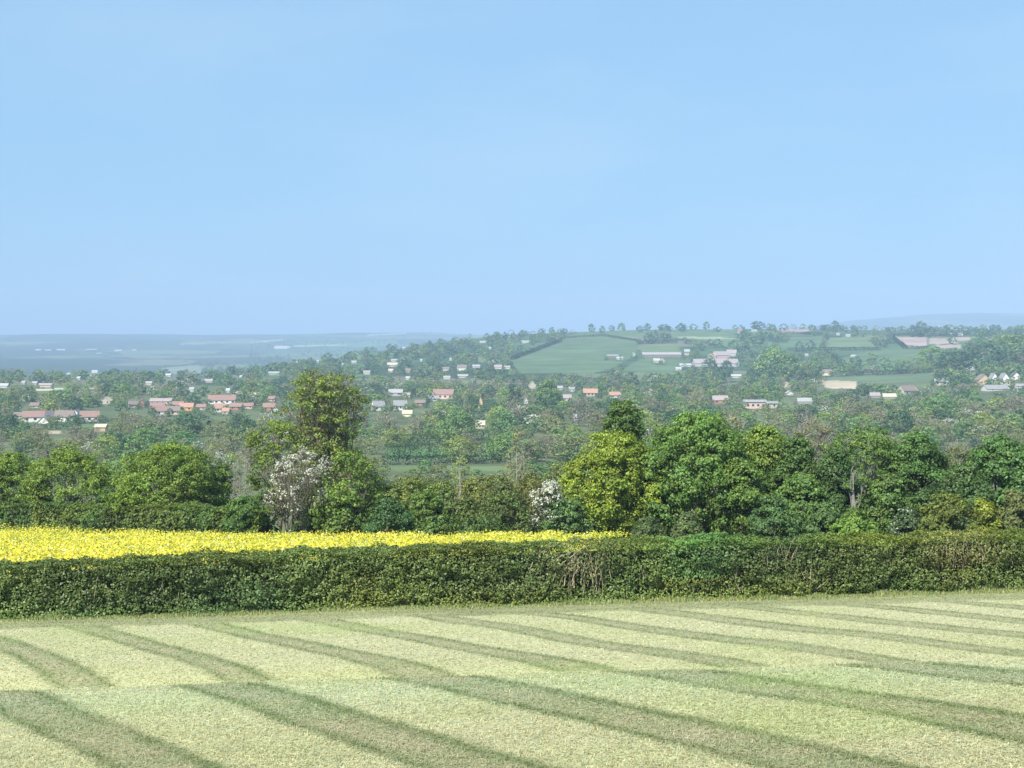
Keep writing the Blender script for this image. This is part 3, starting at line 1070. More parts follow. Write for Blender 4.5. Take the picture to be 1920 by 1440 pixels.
def foot_grass():
    r = np.random.default_rng(31)
    n = 34000
    x = -24 + 52 * r.random(n)
    dens = fbm(N2, x * .9, x * 0, 3)
    y = hedge_y(x) - .25 - np.abs(r.normal(0, .25, n))
    ln = (.05 + .20 * r.random(n) * dens * 1.4) * np.exp(-(hedge_y(x) - y - .1) * .9)
    col = np.array([.26, .31, .11]) * (.6 + .7 * r.random(n))[:, None] * (1 + (r.random(n) - .5)[:, None] * np.array([.5, .1, -.4]))
    dry = r.random(n) < .12
    col[dry] = np.array([.48, .44, .24])
    blades("rough_grass", x, y, field_z(x, y), ln, .010 + .008 * r.random(n), col, M_BLADE, "rough uncut grass growing along the foot of the long hedge", "grass", r)


foot_grass()


# ------------------------------------------------------------------ oilseed rape
def build_rape():
    r = np.random.default_rng(41)
    HC = 1.15

    def edge_px(D):
        return np.interp(D, [46, 60, 75, 90, 140], [1020, 1060, 1130, 1190, 1210])

    # leafy canopy sheet
    us = np.linspace(-.56, .13, 170)
    ts = np.linspace(0, 1, 150)
    Uu, Tt = np.meshgrid(us, ts, indexing='ij')
    D0 = 46.5 / (1 - .2 * Uu) + 2.2
    D1 = np.interp(960 + F * Uu, [-800, 0, 500, 1000, 1300], [134, 124, 101, 93, 90]) - 1.2
    D = D0 + (D1 - D0) * Tt
    X = Uu * D
    Z = land_z(X, D) + HC - .32 + (fbm(N1, X * .8, D * .8, 3) - .5) * .4
    V = np.stack([X, D, Z], -1).reshape(-1, 3)
    low = V.reshape(170, 150, 3)
    idx = np.arange(170 * 150).reshape(170, 150)
    Q = np.stack([idx[:-1, :-1], idx[1:, :-1], idx[1:, 1:], idx[:-1, 1:]], -1).reshape(-1, 4)
    # skirts down to the ground on the front, back and right edges
    VV, QQ, off = [V], [Q], len(V)
    for line in (low[:, 0], low[:, -1], low[-1, :], low[0, :]):
        m = len(line)
        g = line.copy()
        g[:, 2] -= HC
        VV.append(np.concatenate([line, g]))
        i = np.arange(m - 1)
        QQ.append(np.stack([i, i + 1, i + 1 + m, i + m], -1) + off)
        off += 2 * m
    e = empty("rape_crop", (-10, 70, float(land_z(-10, 70))))
    tag(e, "bright yellow flowering crop in a band between the long hedge and the trees", "crop", kind="stuff")
    inv = Matrix.Translation(-Vector(e.location))
    o = link("crop_leaves", make_mesh("crop_leaves", np.concatenate(VV), np.concatenate(QQ), M_CROPBASE, smooth=True), e)
    o.matrix_parent_inverse = inv
    # flower heads
    n = 330000
    U = -.56 + .70 * r.random(n)
    d0 = 46.5 / (1 - .2 * U) + 2.
    d1 = np.interp(960 + F * U, [-800, 0, 500, 1000, 1300], [134, 124, 101, 93, 90]) - 1
    D = 1 / (1 / d0 + r.random(n) * (1 / d1 - 1 / d0))
    X = U * D
    pxx = 960 + F * U
    w = np.clip((edge_px(D) - pxx) / 330, 0, 1) ** .8
    thin = fbm(N3, X * .25, D * .12, 4)
    bare = np.clip((thin - .56) * 5, 0, .85)
    # the pale gap near the left edge of the photo
    bare = np.maximum(bare, .85 * np.exp(-((X + 25) / 3.5) ** 2 - ((D - 75) / 4.5) ** 2))
    keep = r.random(n) > bare
    keep &= r.random(n) < np.clip(.2 + w, 0, 1) * (w > 0)
    X, D, w, U = X[keep], D[keep], w[keep], U[keep]
    n = len(X)
    hvar = (fbm(N1, X * .8, D * .8, 3) - .5) * .4
    Z = land_z(X, D) + HC + hvar + r.normal(0, .10, n)
    pal = fbm(N4, X * .3 + 5, D * .2, 3)
    rightf = np.clip((960 + F * U - 700) / 500, 0, 1)
    isg = r.random(n) < (.16 + .45 * rightf + 1.3 * np.clip(pal - .5, 0, 1))
    y1 = np.array([.74, .65, .085])
    col = y1 * (.62 + .5 * r.random(n))[:, None] * (1 + (r.random(n) - .5)[:, None] * np.array([.1, .0, .0]))
    col[isg] = np.array([.30, .36, .05]) * (.7 + .6 * r.random(isg.sum()))[:, None]
    wh = r.random(n) < .04 + .6 * np.clip(pal - .62, 0, 1)
    col[wh] = np.array([.7, .68, .45])
    P = np.stack([X, D, Z], -1)
    Nn = nrm(np.array([0, -.5, .8]) + r.normal(size=(n, 3)) * .6)
    V, Q = leaf_quads(P, Nn, .075 + .07 * r.random(n), .8, r)
    o = link("flowers", make_mesh("flowers", V, Q, M_FLOWER, np.repeat(col, 4, 0)), e, color=(1, 1, 1))
    o.matrix_parent_inverse = inv


build_rape()


# grass verge and cow parsley between the crop and the trees on the right
def verge():
    r = np.random.default_rng(51)
    n = 60000
    px = 1180 + 820 * r.random(n)
    U = (px - 960) / F
    D = 60 + 30 * r.random(n) ** .7
    X = U * D
    ok = D > hedge_y(X) + 2.5
    X, D = X[ok], D[ok]
    n = len(X)
    col = np.array([.13, .22, .06]) * (.7 + .6 * r.random(n))[:, None]
    wh = (r.random(n) < .12) & (D > 84) & (960 + F * X / D > 1560)
    col[wh] = np.array([.6, .62, .5])
    blades("verge_grass", X, D, land_z(X, D), .35 + .5 * r.random(n), .03 + .03 * r.random(n), col, M_BLADE, "tall green grass verge flecked with white flowers behind the right half of the long hedge", "grass", r)


verge()


def line_hedge(name, pxpy, h, t, dens, leaf, col, label, seed, group, **kw):
    P = []
    for i in range(len(pxpy) - 1):
        (a, b), (c, d) = pxpy[i], pxpy[i + 1]
        for s in np.linspace(0, 1, 6)[:-1 if i < len(pxpy) - 2 else None]:
            x, y, z = ray(a + (c - a) * s, b + (d - b) * s, 76)
            P.append((x, y))
    return hedge(name, P, h, t, dens, leaf, col, label, group, kw.pop('core', False), seed, .22, land_z, kw.pop('parts', False), 'hedge', None, None, 1.0)


# low hedge under the left trees, at the end of the crop
def low_hedge():
    pts = []
    for px in (-160, -60, 60, 180, 300, 420, 505):
        D = treeline_D(px) - 3.0
        pts.append(((px - 960) / F * D, D))
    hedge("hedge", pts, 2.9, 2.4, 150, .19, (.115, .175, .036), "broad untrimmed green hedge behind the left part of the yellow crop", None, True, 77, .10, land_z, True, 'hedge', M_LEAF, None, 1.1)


low_hedge()


def shade_undergrowth():  # leaf mass added for the dark below the trees, shade in its colour
    pts = []
    for px in (1060, 1200, 1350, 1500, 1700, 1900, 2050):
        D = treeline_D(px) + 3.5
        pts.append(((px - 960) / F * D, D))
    hedge("hedge", pts, 3.1, 2.4, 60, .20, (.07, .115, .036), "dark undergrowth added under the trees on the right, shade put into its colour", None, True, 78, .14, land_z, True, 'hedge', M_LEAF, None, 1.1)


shade_undergrowth()
near_tree("shrub", 462, 922, 100, (.085, .16, .035), "green mound of bush ending the untrimmed hedge beside the white blossom tree", 'bush', dD=-4, base=.02, kind='dome', lobes=10, clumps=36, per=32, leaf=.15, crad=.3)

GH = "hedgerows between fields in the valley"
for i, (pp, h, t, c, lab) in enumerate((
        ([(715, 872), (830, 871), (960, 868), (1010, 870)], 2.6, 2.5, (.035, .07, .03), "straight dark hedgerow along the top of the pale strip of grass near the middle"),
        ([(725, 862), (800, 858), (900, 856), (960, 852)], 4.5, 4, (.07, .14, .045), "thick bushy green hedgerow just above the straight dark hedgerow"),
        ([(740, 838), (840, 832), (930, 826)], 4.5, 4, (.085, .15, .04), "lighter green bushy hedgerow above the thick bushy one near the middle"),
        ([(78, 806), (100, 806), (118, 805)], 2.2, 2.5, (.05, .08, .035), "short dark clipped hedge below the green strip by the white cottages"),
        ([(135, 795), (190, 794), (245, 793)], 2.2, 2.5, (.06, .11, .04), "thin green hedge in front of the cottage standing alone on the right of the row"),
        ([(1195, 646), (1270, 643)], 4, 5, (.035, .06, .035), "hedgerow on the ridge slope above the long pale barn"),
        ([(960, 675), (1010, 656), (1052, 640)], 4.5, 4, (.06, .095, .045), "hedgerow running up the left side of the open green hill field"),
        ([(1050, 635), (1130, 630), (1200, 641)], 3, 4, (.06, .095, .045), "hedgerow along the top of the open green hill field"),
        ([(1476, 658), (1560, 657), (1650, 657)], 4, 5, (.035, .065, .035), "hedgerow under the yellow green field right of the round wood"),
        ([(1556, 704), (1660, 702), (1760, 699)], 4, 4, (.04, .075, .035), "long hedgerow along the top of the green meadow below the pink fields"),
        ([(1452, 627), (1500, 627), (1545, 628)], 4, 5, (.035, .06, .035), "dark hedgerow below the small bare pink field on the skyline"),
        ([(1670, 630), (1740, 630), (1800, 632)], 4, 5, (.035, .06, .035), "hedgerow behind the two large bare pink fields"),
        ([(1672, 634), (1698, 654), (1760, 656)], 4, 5, (.035, .06, .03), "hedgerow down the left edge of the large bare pink field"))):
    line_hedge("hedgerow", pp, h, t, 2.4 if pp[0][1] < 720 else 6, .9 if pp[0][1] < 720 else .5, c, lab, 100 + i, GH)

# ------------------------------------------------------------------ buildings
WALLS = {'white': (.56, .54, .51), 'bright': (.80, .78, .74), 'cream': (.46, .42, .34), 'tan': (.55, .42, .27), 'pink': (.62, .46, .40), 'brick': (.42, .22, .15), 'brown': (.26, .19, .15),
         'orange': (.66, .36, .18), 'grey': (.42, .42, .40), 'yellow': (.78, .70, .42)}
ROOFS = {'red': (.29, .185, .155), 'orange': (.42, .25, .18), 'brown': (.22, .18, .16), 'grey': (.27, .27, .27), 'dark': (.12, .11, .12), 'pale': (.34, .34, .335),
         'pinkish': (.34, .29, .28), 'white': (.40, .42, .42), 'sand': (.50, .44, .34)}


def box_faces(x0, x1, y0, y1, z0, z1):
    V = [(x0, y0, z0), (x1, y0, z0), (x1, y1, z0), (x0, y1, z0), (x0, y0, z1), (x1, y0, z1), (x1, y1, z1), (x0, y1, z1)]
    Fc = [(0, 1, 5, 4), (1, 2, 6, 5), (2, 3, 7, 6), (3, 0, 4, 7), (4, 5, 6, 7), (0, 3, 2, 1)]
    return V, Fc


def pymesh(name, V, Fc, mat):
    me = bpy.data.meshes.new(name)
    me.from_pydata(V, [], Fc)
    me.materials.append(mat)
    me.update()
    return me


HOUSES = []
LAND = []   # landmarks: (px, py, phrase)


def house(px, base, w_px, h_px, wall, roof, label, short=None, cat='house', rz=0.0, rf=.5, depth=None, gable=False, chim=1, wins=2, kind=None, dmin=140., flat=False,
          group='houses and farm buildings spread over the valley'):
    """w_px: width across the photo, h_px: height to the ridge; rf: share of the height that is roof; gable: gable end faces the camera"""
    x, y, z = ray(px, base, dmin)
    if 'trees at the middle' in group or 'village' in group:
        w_px *= .86
    if group and "faint white" in group:
        w_px *= .75
        h_px *= .6
    if group and ("small pale" in group or "tiny" in group):
        w_px *= .68
        h_px *= .85
    mpp = y / F
    Wm = w_px * mpp
    Hm = max(h_px * mpp, 3.2)
    dp = depth or float(np.clip(Wm * .6, 5, 12))
    if gable:
        dp = depth or float(np.clip(Wm * 1.3, 7, 14))
    he = Hm * (1 - rf)
    e = empty(kind or cat.replace(' ', '_'), (x, y, z), math.radians(rz))
    tag(e, label, cat, group)
    hw, hd = Wm / 2, dp / 2
    b = -1.5
    o = .35
    if flat:
        V, Fc = box_faces(-hw, hw, -hd, hd, b, he)
        link("wall", pymesh("wall", V, Fc, M_WALL), e, color=WALLS[wall])
        V, Fc = box_faces(-hw - .5, hw + .5, -hd - .6, hd + .5, he + .003, Hm)
        link("roof", pymesh("roof", V, Fc, M_ROOF), e, color=ROOFS[roof])
    elif gable:
        V = [(-hw, -hd, b), (hw, -hd, b), (hw, hd, b), (-hw, hd, b), (-hw, -hd, he), (hw, -hd, he), (hw, hd, he), (-hw, hd, he), (0, -hd, Hm), (0, hd, Hm)]
        Fc = [(0, 1, 5, 8, 4), (1, 2, 6, 5), (2, 3, 7, 9, 6), (3, 0, 4, 7)]
        link("wall", pymesh("wall", V, Fc, M_WALL), e, color=WALLS[wall])
        t = .18
        V, Fc = [], []
        for sx in (-1, 1):
            k = len(V)
            ex = hw + o
            ez = he - (Hm - he) * o / hw
            V += [(sx * ex, -hd - o, ez), (0, -hd - o, Hm), (0, hd + o, Hm), (sx * ex, hd + o, ez),
                  (sx * ex, -hd - o, ez + t), (0, -hd - o, Hm + t), (0, hd + o, Hm + t), (sx * ex, hd + o, ez + t)]
            Fc += [(k + a, k + c, k + d, k + f) for a, c, d, f in ((4, 5, 6, 7), (0, 3, 2, 1), (0, 1, 5, 4), (2, 3, 7, 6), (3, 0, 4, 7))]
        link("roof", pymesh("roof", V, Fc, M_ROOF), e, color=ROOFS[roof])
    else:
        V = [(-hw, -hd, b), (hw, -hd, b), (hw, hd, b), (-hw, hd, b), (-hw, -hd, he), (hw, -hd, he), (hw, hd, he), (-hw, hd, he), (-hw, 0, Hm), (hw, 0, Hm)]
        Fc = [(0, 1, 5, 4), (1, 2, 6, 9, 5), (2, 3, 7, 6), (3, 0, 4, 8, 7)]
        link("wall", pymesh("wall", V, Fc, M_WALL), e, color=WALLS[wall])
        t = .18
        V, Fc = [], []
        for sy in (-1, 1):
            k = len(V)
            ey = hd + o
            ez = he - (Hm - he) * o / hd
            V += [(-hw - o, sy * ey, ez), (hw + o, sy * ey, ez), (hw + o, 0, Hm), (-hw - o, 0, Hm),
                  (-hw - o, sy * ey, ez + t), (hw + o, sy * ey, ez + t), (hw + o, 0, Hm + t), (-hw - o, 0, Hm + t)]
            Fc += [(k + a, k + c, k + d, k + f) for a, c, d, f in ((4, 5, 6, 7), (0, 3, 2, 1), (0, 1, 5, 4), (1, 2, 6, 5), (3, 0, 4, 7))]
        link("roof", pymesh("roof", V, Fc, M_ROOF), e, color=ROOFS[roof])
    # windows (each its own part) and chimney, where the house is near enough to show them
    if y < 1300 and wins:
        ww, wh = min(1.3, Wm * .13), min(1.2, he * .42)
        for i in range(wins):
            cx = -hw + Wm * (i + .5) / wins
            V, Fc = box_faces(cx - ww / 2, cx + ww / 2, -hd - .06, -hd - .003, he * .38, he * .38 + wh)
            link("window", pymesh("window", V, Fc, M_GLASS), e)
    if chim and y < 1500 and not flat:
        cx, cy = (0, -hd * .2) if gable else (hw * .72, 0)
        V, Fc = box_faces(cx - .35, cx + .35, cy - .3, cy + .3, Hm - .6, Hm + .9)
        link("chimney", pymesh("chimney", V, Fc, M_WALL), e, color=(.30, .20, .16))
    HOUSES.append((px, base, w_px, h_px, y))
    if short:
        LAND.append((px, base - h_px * .5, short))
    return e


GW = "row of white cottages in the valley"
house(37, 785, 20, 10, 'bright', 'brown', "low brown roofed end of the white cottage row on its far left", "left end of the white cottage row", chim=0, group=GW, wins=1, rf=.5)
house(66, 791, 44, 20, 'bright', 'red', "white cottage with a long red roof and white gable, largest of the white row", "white cottage with the long red roof", rz=18, group=GW, wins=3)
house(97, 791, 20, 20, 'bright', 'dark', "white cottage with a short dark roof second in the white row", None, group=GW, wins=1)
house(122, 791, 34, 21, 'bright', 'brown', "white cottage with a brown mottled roof right of the dark roofed one", "white cottage with the brown mottled roof", group=GW, wins=2)
house(84, 794, 20, 8, 'bright', 'grey', "small white garage with a grey pyramid shaped roof before the white cottages", None, 'garage', group=GW, gable=True, chim=0, wins=0, rf=.7, depth=5)
house(144, 779, 9, 10, 'bright', 'grey', "small white gable peeping out above the dark tree by the cottage row", None, gable=True, group=GW, chim=0, wins=0)
house(168, 790, 34, 19, 'bright', 'red', "white bungalow with a red brown roof standing alone right of the dark tree", "lone white bungalow", rz=14, group=GW, wins=3)
GV = "red and orange roofed houses of the village"
house(66, 765, 16, 10, 'cream', 'brown', "small cream house among bushes behind the white cottage row", "small cream house behind the cottages", wins=1)
house(200, 757, 20, 12, 'cream', 'sand', "cream gabled house with a sandy roof left of the red roofed village", "cream gabled house", gable=True, wins=2)
house(190, 809, 20, 10, 'tan', 'sand', "low open farm shed with a sandy roof in front of the village", "low sandy shed", 'shed', wins=0, chim=0, rf=.35)
house(250, 764, 20, 12, 'pink', 'brown', "pinkish house with a brown roof at the left end of the red village", "left end of the red village", group=GV, rz=30)
house(267, 762, 14, 12, 'brick', 'red', "small dark brick house second from the left in the red village", None, group=GV, gable=True)
house(303, 757, 46, 10, 'pink', 'pinkish', "long pinkish roof behind the others in the middle of the red village", "long pinkish roof of the village", 'terrace', group=GV, wins=4)
house(296, 772, 30, 17, 'brick', 'red', "red roofed house just behind the white fronted one in the village", None, group=GV)
house(303, 779, 26, 18, 'bright', 'red', "white fronted village house with a red roof and slanting gable", "white fronted village house", group=GV, rz=22, wins=2)
house(327, 777, 26, 15, 'pink', 'brown', "pinkish house with white window frames joined to the white fronted one", None, group=GV, wins=3)
house(350, 770, 30, 14, 'orange', 'orange', "bright orange walled house in the middle of the village", "bright orange house", group=GV)
house(334, 764, 24, 11, 'pink', 'red', "red roof showing behind the bright orange house to its left", None, group=GV)
house(378, 768, 20, 10, 'cream', 'red', "low cream house with a red roof right of the bright orange one", None, group=GV)
house(416, 757, 58, 16, 'bright', 'red', "long white terrace with a red roof and dark dormers standing highest in the village", "terrace with dark dormers", 'terrace', group=GV, rz=10, wins=5, rf=.55)
house(412, 773, 24, 16, 'bright', 'orange', "white gabled house with a bright orange roof below the long terrace", "house with the brightest orange roof", group=GV, rz=24, wins=2)
house(424, 776, 14, 9, 'cream', 'orange', "small cream wing in front of the brightest orange roof", None, group=GV, wins=1, chim=0)
house(443, 768, 26, 12, 'brick', 'red', "dull red house right of the brightest orange roof", None, group=GV)
house(466, 766, 22, 10, 'pink', 'red', "last small red roof at the right end of the main village", None, group=GV)
house(505, 770, 26, 14, 'brick', 'red', "red roofed house left of the tall airy tree", None, group=GV)
house(517, 774, 16, 12, 'bright', 'brown', "white gabled house beside the tall airy tree", "white gabled house by the airy tree", group=GV, gable=True)
house(510, 752, 14, 8, 'pink', 'red', "small pinkish house above the white gabled one by the tall airy tree", None, group=GV)
house(5, 727, 22, 8, 'white', 'white', "white roofed building cut by the left edge in the distance", "white roofed building at the left edge", wins=0)
house(86, 726, 24, 6, 'pink', 'pinkish', "long low pinkish building above the pale strip of ploughed land", "long low pinkish building", 'barn', wins=0, chim=0)
for px, by, w, h, wl, rf_, lab in (
        (280, 722, 16, 5, 'pink', 'pale', "pinkish far house above the middle of the red village"),
        (316, 706, 14, 4, 'white', 'white', "white low far shed over the village on the plain"),
        (392, 717, 20, 5, 'pink', 'pale', "pale long far roof above the terrace with dormers"),
        (360, 734, 12, 5, 'white', 'pale', "pale roof in the trees above the bright orange house"),
        (428, 736, 9, 4, 'white', 'white', "little white roof in the trees above the long terrace"),
        (452, 710, 6, 7, 'white', 'white', "tiny upright white house on the plain left of the tall airy tree"),
        (514, 702, 30, 6, 'grey', 'pale', "long grey white shed against the ridge left of the tall airy tree"),
        (45, 721, 8, 4, 'white', 'pale', "first speck of a white house right of the white roof at the left edge"),
        (66, 722, 12, 6, 'cream', 'pale', "pale green white house left of the long low pinkish building"),
        (148, 712, 8, 4, 'white', 'white', "small white house on the blue plain above the ploughed strip"),
        (178, 700, 16, 7, 'white', 'white', "bright white farm at the foot of the far blue hills")):
    house(px, by, w, h, wl, rf_, lab, None, wins=0, chim=0, group="small pale buildings far across the plain")
# middle
GM = "houses half hidden in the trees at the middle of the valley"
house(709, 770, 26, 18, 'bright', 'grey', "white house with a tall left gable and grey roof right of the tall airy tree", "white house with the tall gable", group=GM, rz=28, wins=2)
house(728, 766, 8, 10, 'cream', 'grey', "tiny pale outbuilding between the two white houses", None, 'shed', group=GM, gable=True, chim=0, wins=0)
house(750, 769, 28, 18, 'bright', 'grey', "cream house with a broad grey roof near the white tall gabled one", "cream house with the broad grey roof", group=GM, rz=12, wins=3)
house(764, 781, 20, 9, 'yellow', 'sand', "low pale yellow outbuilding below the cream grey roofed house", None, 'shed', group=GM, chim=0, wins=0)
house(742, 742, 30, 12, 'grey', 'pale', "pale roofed house above the cream one in the trees", "pale roofed house in the trees", group=GM)
house(762, 745, 16, 8, 'pink', 'pinkish', "pinkish roof right of the pale roofed house in the trees", None, group=GM)
house(788, 760, 22, 10, 'brick', 'brown', "brown roofed brick house left of the big red roofed house", None, group=GM)
house(832, 748, 44, 18, 'pink', 'red', "big red roofed pinkish house with chimneys in the middle of the valley", "big red roofed pinkish house", group=GM, rz=-8, wins=4)
house(812, 752, 20, 10, 'grey', 'grey', "grey slate roofed wing at the lower left of the big red roofed house", None, group=GM)
house(901, 768, 10, 26, 'tan', 'orange', "narrow tall tan house end right of the big red roofed house", "narrow tan house end", group=GM, gable=True, wins=1)
house(900, 803, 20, 14, 'cream', 'sand', "cream pillared farm shed below the narrow tan house end", "cream pillared shed", 'shed', group=GM, chim=0, wins=3)
house(736, 688, 22, 8, 'cream', 'sand', "cream villa on the wooded slope above the tall airy tree", "cream villa on the slope", group=GM)
house(733, 698, 10, 6, 'white', 'sand', "small white annexe just below the cream villa on the slope", None, group=GM, chim=0)
house(688, 702, 14, 7, 'white', 'pinkish', "white house at the foot of the wooded ridge beside the airy tree top", None, group=GM)
house(765, 699, 10, 8, 'cream', 'brown', "little cream house right of the cream villa on the slope", None, group=GM)
house(765, 712, 8, 5, 'white', 'white', "tiny white house below the little cream house", None, group=GM)
house(836, 695, 14, 7, 'white', 'brown', "pair of small white fronts left of the long white hillside house", None, group=GM)
house(866, 695, 20, 11, 'bright', 'brown', "long white hillside house with a brown roof", "long white hillside house", group=GM)
house(838, 711, 14, 4, 'white', 'pale', "thin pale roof under the small white fronts", None, group=GM)
house(868, 708, 22, 4, 'white', 'pale', "thin pale roofed shed under the long white hillside house", None, 'shed', group=GM)
house(893, 690, 16, 6, 'grey', 'pale', "bluish pale house right of the long white hillside house", None, group=GM)
house(934, 692, 16, 8, 'white', 'pinkish', "pinkish white house left of the open green hill field", "pinkish white house by the hill field", group=GM)
house(951, 692, 12, 6, 'white', 'pinkish', "smaller pinkish white house touching the open green hill field", None, group=GM)
for px, by, w, h, lab in ((757, 655, 8, 5, "tiny white house near the top of the wooded ridge"), (919, 655, 6, 4, "white speck of a house below the ridge top trees"), (905, 643, 16, 3, "thin white roof among the ridge top trees"),
                          (790, 678, 6, 4, "tiny pale house halfway up the wooded ridge"), (845, 676, 6, 4, "tiny pale cottage in the middle of the wooded ridge"), (643, 686, 5, 6, "white speck of a house above the left of the airy tree top"),
                          (596, 680, 5, 6, "slanting white speck of a house on the ridge's left tail"), (664, 681, 14, 5, "pale roofs on the ridge above the airy tree"), (739, 678, 16, 5, "pale roof just above the cream villa"),
                          (985, 643, 20, 5, "pale buildings above the hedgerow left of the hill field")):
    house(px, by, w, h, 'white', 'pale', lab, None, wins=0, chim=0, group="tiny houses dotted over the wooded ridge")
house(998, 730, 16, 16, 'cream', 'sand', "pale greenish gabled barn left of a dark purple tree", "pale gabled barn", 'barn', gable=True, wins=0, chim=0, group=GM)
house(986, 757, 8, 12, 'white', 'pale', "white gable end between dark conifers and the round green trees", "white gable end by the conifers", gable=True, group=GM, wins=1)
house(1063, 752, 18, 12, 'pink', 'pinkish', "pink roofed house left of the row of cream gables", "pink roofed house", group=GM)
house(1107, 743, 30, 14, 'cream', 'orange', "row of cream and orange gables at the middle right of the valley", "row of cream gables", 'terrace', group=GM, wins=4)
house(1072, 734, 12, 8, 'white', 'grey', "small white house above the pink roofed house", None, group=GM)
house(1152, 746, 24, 11, 'white', 'orange', "white house with an orange roof right of the row of cream gables", "white house with the orange roof", group=GM, rz=14)
house(1080, 789, 10, 6, 'white', 'white', "small white shed in the scrub left of the lime green tree", None, 'shed', group=GM, chim=0, wins=0)
house(1050, 731, 10, 5, 'pink', 'pale', "tiny pale pink house above the dark round tree", None, group=GM)
# farms on the ridge
GF = "farm buildings on the ridge slope"
house(1240, 669, 72, 8, 'brown', 'pale', "very long low barn with a pale roof and brown side on the green slope", "very long low barn", 'barn', wins=0, chim=0, group=GF, depth=16, rf=.5)
house(1341, 686, 82, 13, 'grey', 'pinkish', "large pale pinkish roofed barn, widest building of the far farm", "large pinkish roofed barn", 'barn', wins=0, chim=0, group=GF, depth=30, rf=.62)
house(1285, 688, 22, 6, 'grey', 'white', "low white roofed lean to left of the large pinkish barn", None, 'barn', wins=0, chim=0, group=GF)
house(1272, 694, 10, 4, 'white', 'white', "tiny white shed below the low lean to", None, 'shed', wins=0, chim=0, group=GF)
house(1231, 680, 12, 8, 'cream', 'white', "cream farmhouse below the very long low barn", "cream farmhouse", group=GF, chim=0)
house(1242, 680, 7, 8, 'cream', 'sand', "small cream gable beside the cream farmhouse", None, group=GF, gable=True, chim=0)
house(1149, 670, 22, 5, 'brown', 'grey', "dark long shed at the left of the farm on the hill field", "dark long shed", 'shed', wins=0, chim=0, group=GF)
house(1162, 674, 12, 4, 'white', 'white', "white low shed under the dark long shed", None, 'shed', wins=0, chim=0, group=GF)
house(1188, 668, 5, 7, 'white', 'white', "tiny white tank house between the dark shed and the very long barn", None, 'shed', gable=True, wins=0, chim=0, group=GF)
house(1287, 668, 8, 5, 'brick', 'pinkish', "small reddish building at the right end of the very long barn", None, group=GF, chim=0)
house(1288, 660, 10, 3, 'white', 'white', "tiny white roof above the right end of the very long barn", None, group=GF, chim=0)
house(1352, 673, 30, 14, 'pink', 'pinkish', "cluster of pink gables behind the large pinkish barn", "pink gables behind the barn", group=GF, rz=20, chim=0)
house(1372, 668, 18, 12, 'grey', 'pinkish', "tall grey pink house right of the pink gables", None, group=GF, chim=0, rz=-15)
house(1333, 672, 12, 10, 'cream', 'brown', "cream and brown house at the left of the pink gables", None, group=GF, chim=0, gable=True)
house(1380, 708, 18, 6, 'white', 'white', "low white building in front of the round wood", "low white building", wins=0, chim=0)
house(1350, 757, 28, 15, 'brick', 'pinkish', "pinkish red brick house above the dark green tree tops", "pinkish brick house", wins=2)
house(1415, 766, 38, 16, 'pink', 'white', "modern house with flat white roof line and pinkish wall", "modern flat roofed house", flat=True, rf=.22, wins=4, chim=0)
house(1445, 765, 22, 12, 'cream', 'white', "lower flat white roofed wing right of the modern house", None, flat=True, rf=.25, wins=2, chim=0)
house(1548, 704, 20, 11, 'yellow', 'brown', "pale yellow house with a brown roof by the round wood", "pale yellow house", wins=0)
house(1508, 756, 26, 8, 'grey', 'pale', "pale sloping roof right of the modern house", "pale sloping roof", chim=0, wins=0, rf=.6)
house(1480, 741, 12, 8, 'white', 'pale', "small white gable above the pale sloping roof", None, gable=True, wins=0, chim=0)
house(1387, 625, 8, 8, 'cream', 'red', "cream house with a reddish roof on the skyline", "cream house on the skyline", chim=0)
house(1414, 622, 10, 4, 'cream', 'pale', "low cream house right of the skyline house", None, chim=0)
house(1355, 616, 14, 3, 'white', 'pale', "thin white roof at the top of the hill field skyline", None, chim=0)
for px, by, w, lab in ((1590, 631, 12, "pair of pale houses left of the large pink field"), (1571, 629, 8, "small pale house above the yellow green field"), (1755, 630, 14, "pale house behind the large pink fields"),
                       (1783, 629, 6, "tiny white house behind the pink fields"), (1800, 630, 12, "white house at the right end of the pink fields"), (1761, 613, 4, "white speck of a house in the trees above the pink fields"),
                       (1512, 668, 8, "small white house right of the round wood top"), (1600, 670, 14, "pale building in the blue green trees below the yellow field")):
    house(px, by, w, 5, 'white', 'pale', lab, None, wins=0, chim=0, group="tiny houses on the skyline at the right")
GR = "gabled houses on the slope at the right edge"
house(1842, 722, 22, 20, 'tan', 'brown', "tan double gabled house left of the white gables at the right edge", "tan double gabled house", gable=True, group=GR)
house(1862, 724, 16, 24, 'bright', 'grey', "white steep gabled house, left of the matching pair at the right edge", "left white steep gable", gable=True, group=GR, rf=.55)
house(1882, 724, 18, 24, 'bright', 'grey', "white steep gabled house, right of the matching pair at the right edge", "right white steep gable", gable=True, group=GR, rf=.55)
house(1903, 712, 14, 14, 'bright', 'dark', "small white house with a dark roof by the right edge", None, gable=True, group=GR)
house(1866, 732, 44, 10, 'white', 'grey', "long grey roof below the white steep gables", "long grey roof below the gables", group=GR, rf=.7, rz=8)
house(1912, 728, 16, 8, 'white', 'grey', "pale cottage under the small dark roofed house at the right edge", None, group=GR)
house(1700, 741, 32, 18, 'cream', 'brown', "cream gabled cottage in the trees right of centre", "cream gabled cottage", group=GR, rz=30, wins=2)
house(1712, 735, 14, 12, 'cream', 'brown', "short brown roofed wing behind the cream gabled cottage", None, group=GR, gable=True)
house(1766, 722, 26, 12, 'cream', 'grey', "grey roofed cottage between the cream cottage and the steep gables", "grey roofed cottage", group=GR, rz=-20)
house(1667, 747, 24, 7, 'cream', 'sand', "pale yellowish low roof left of the cream gabled cottage", None, chim=0, wins=0, rf=.6)
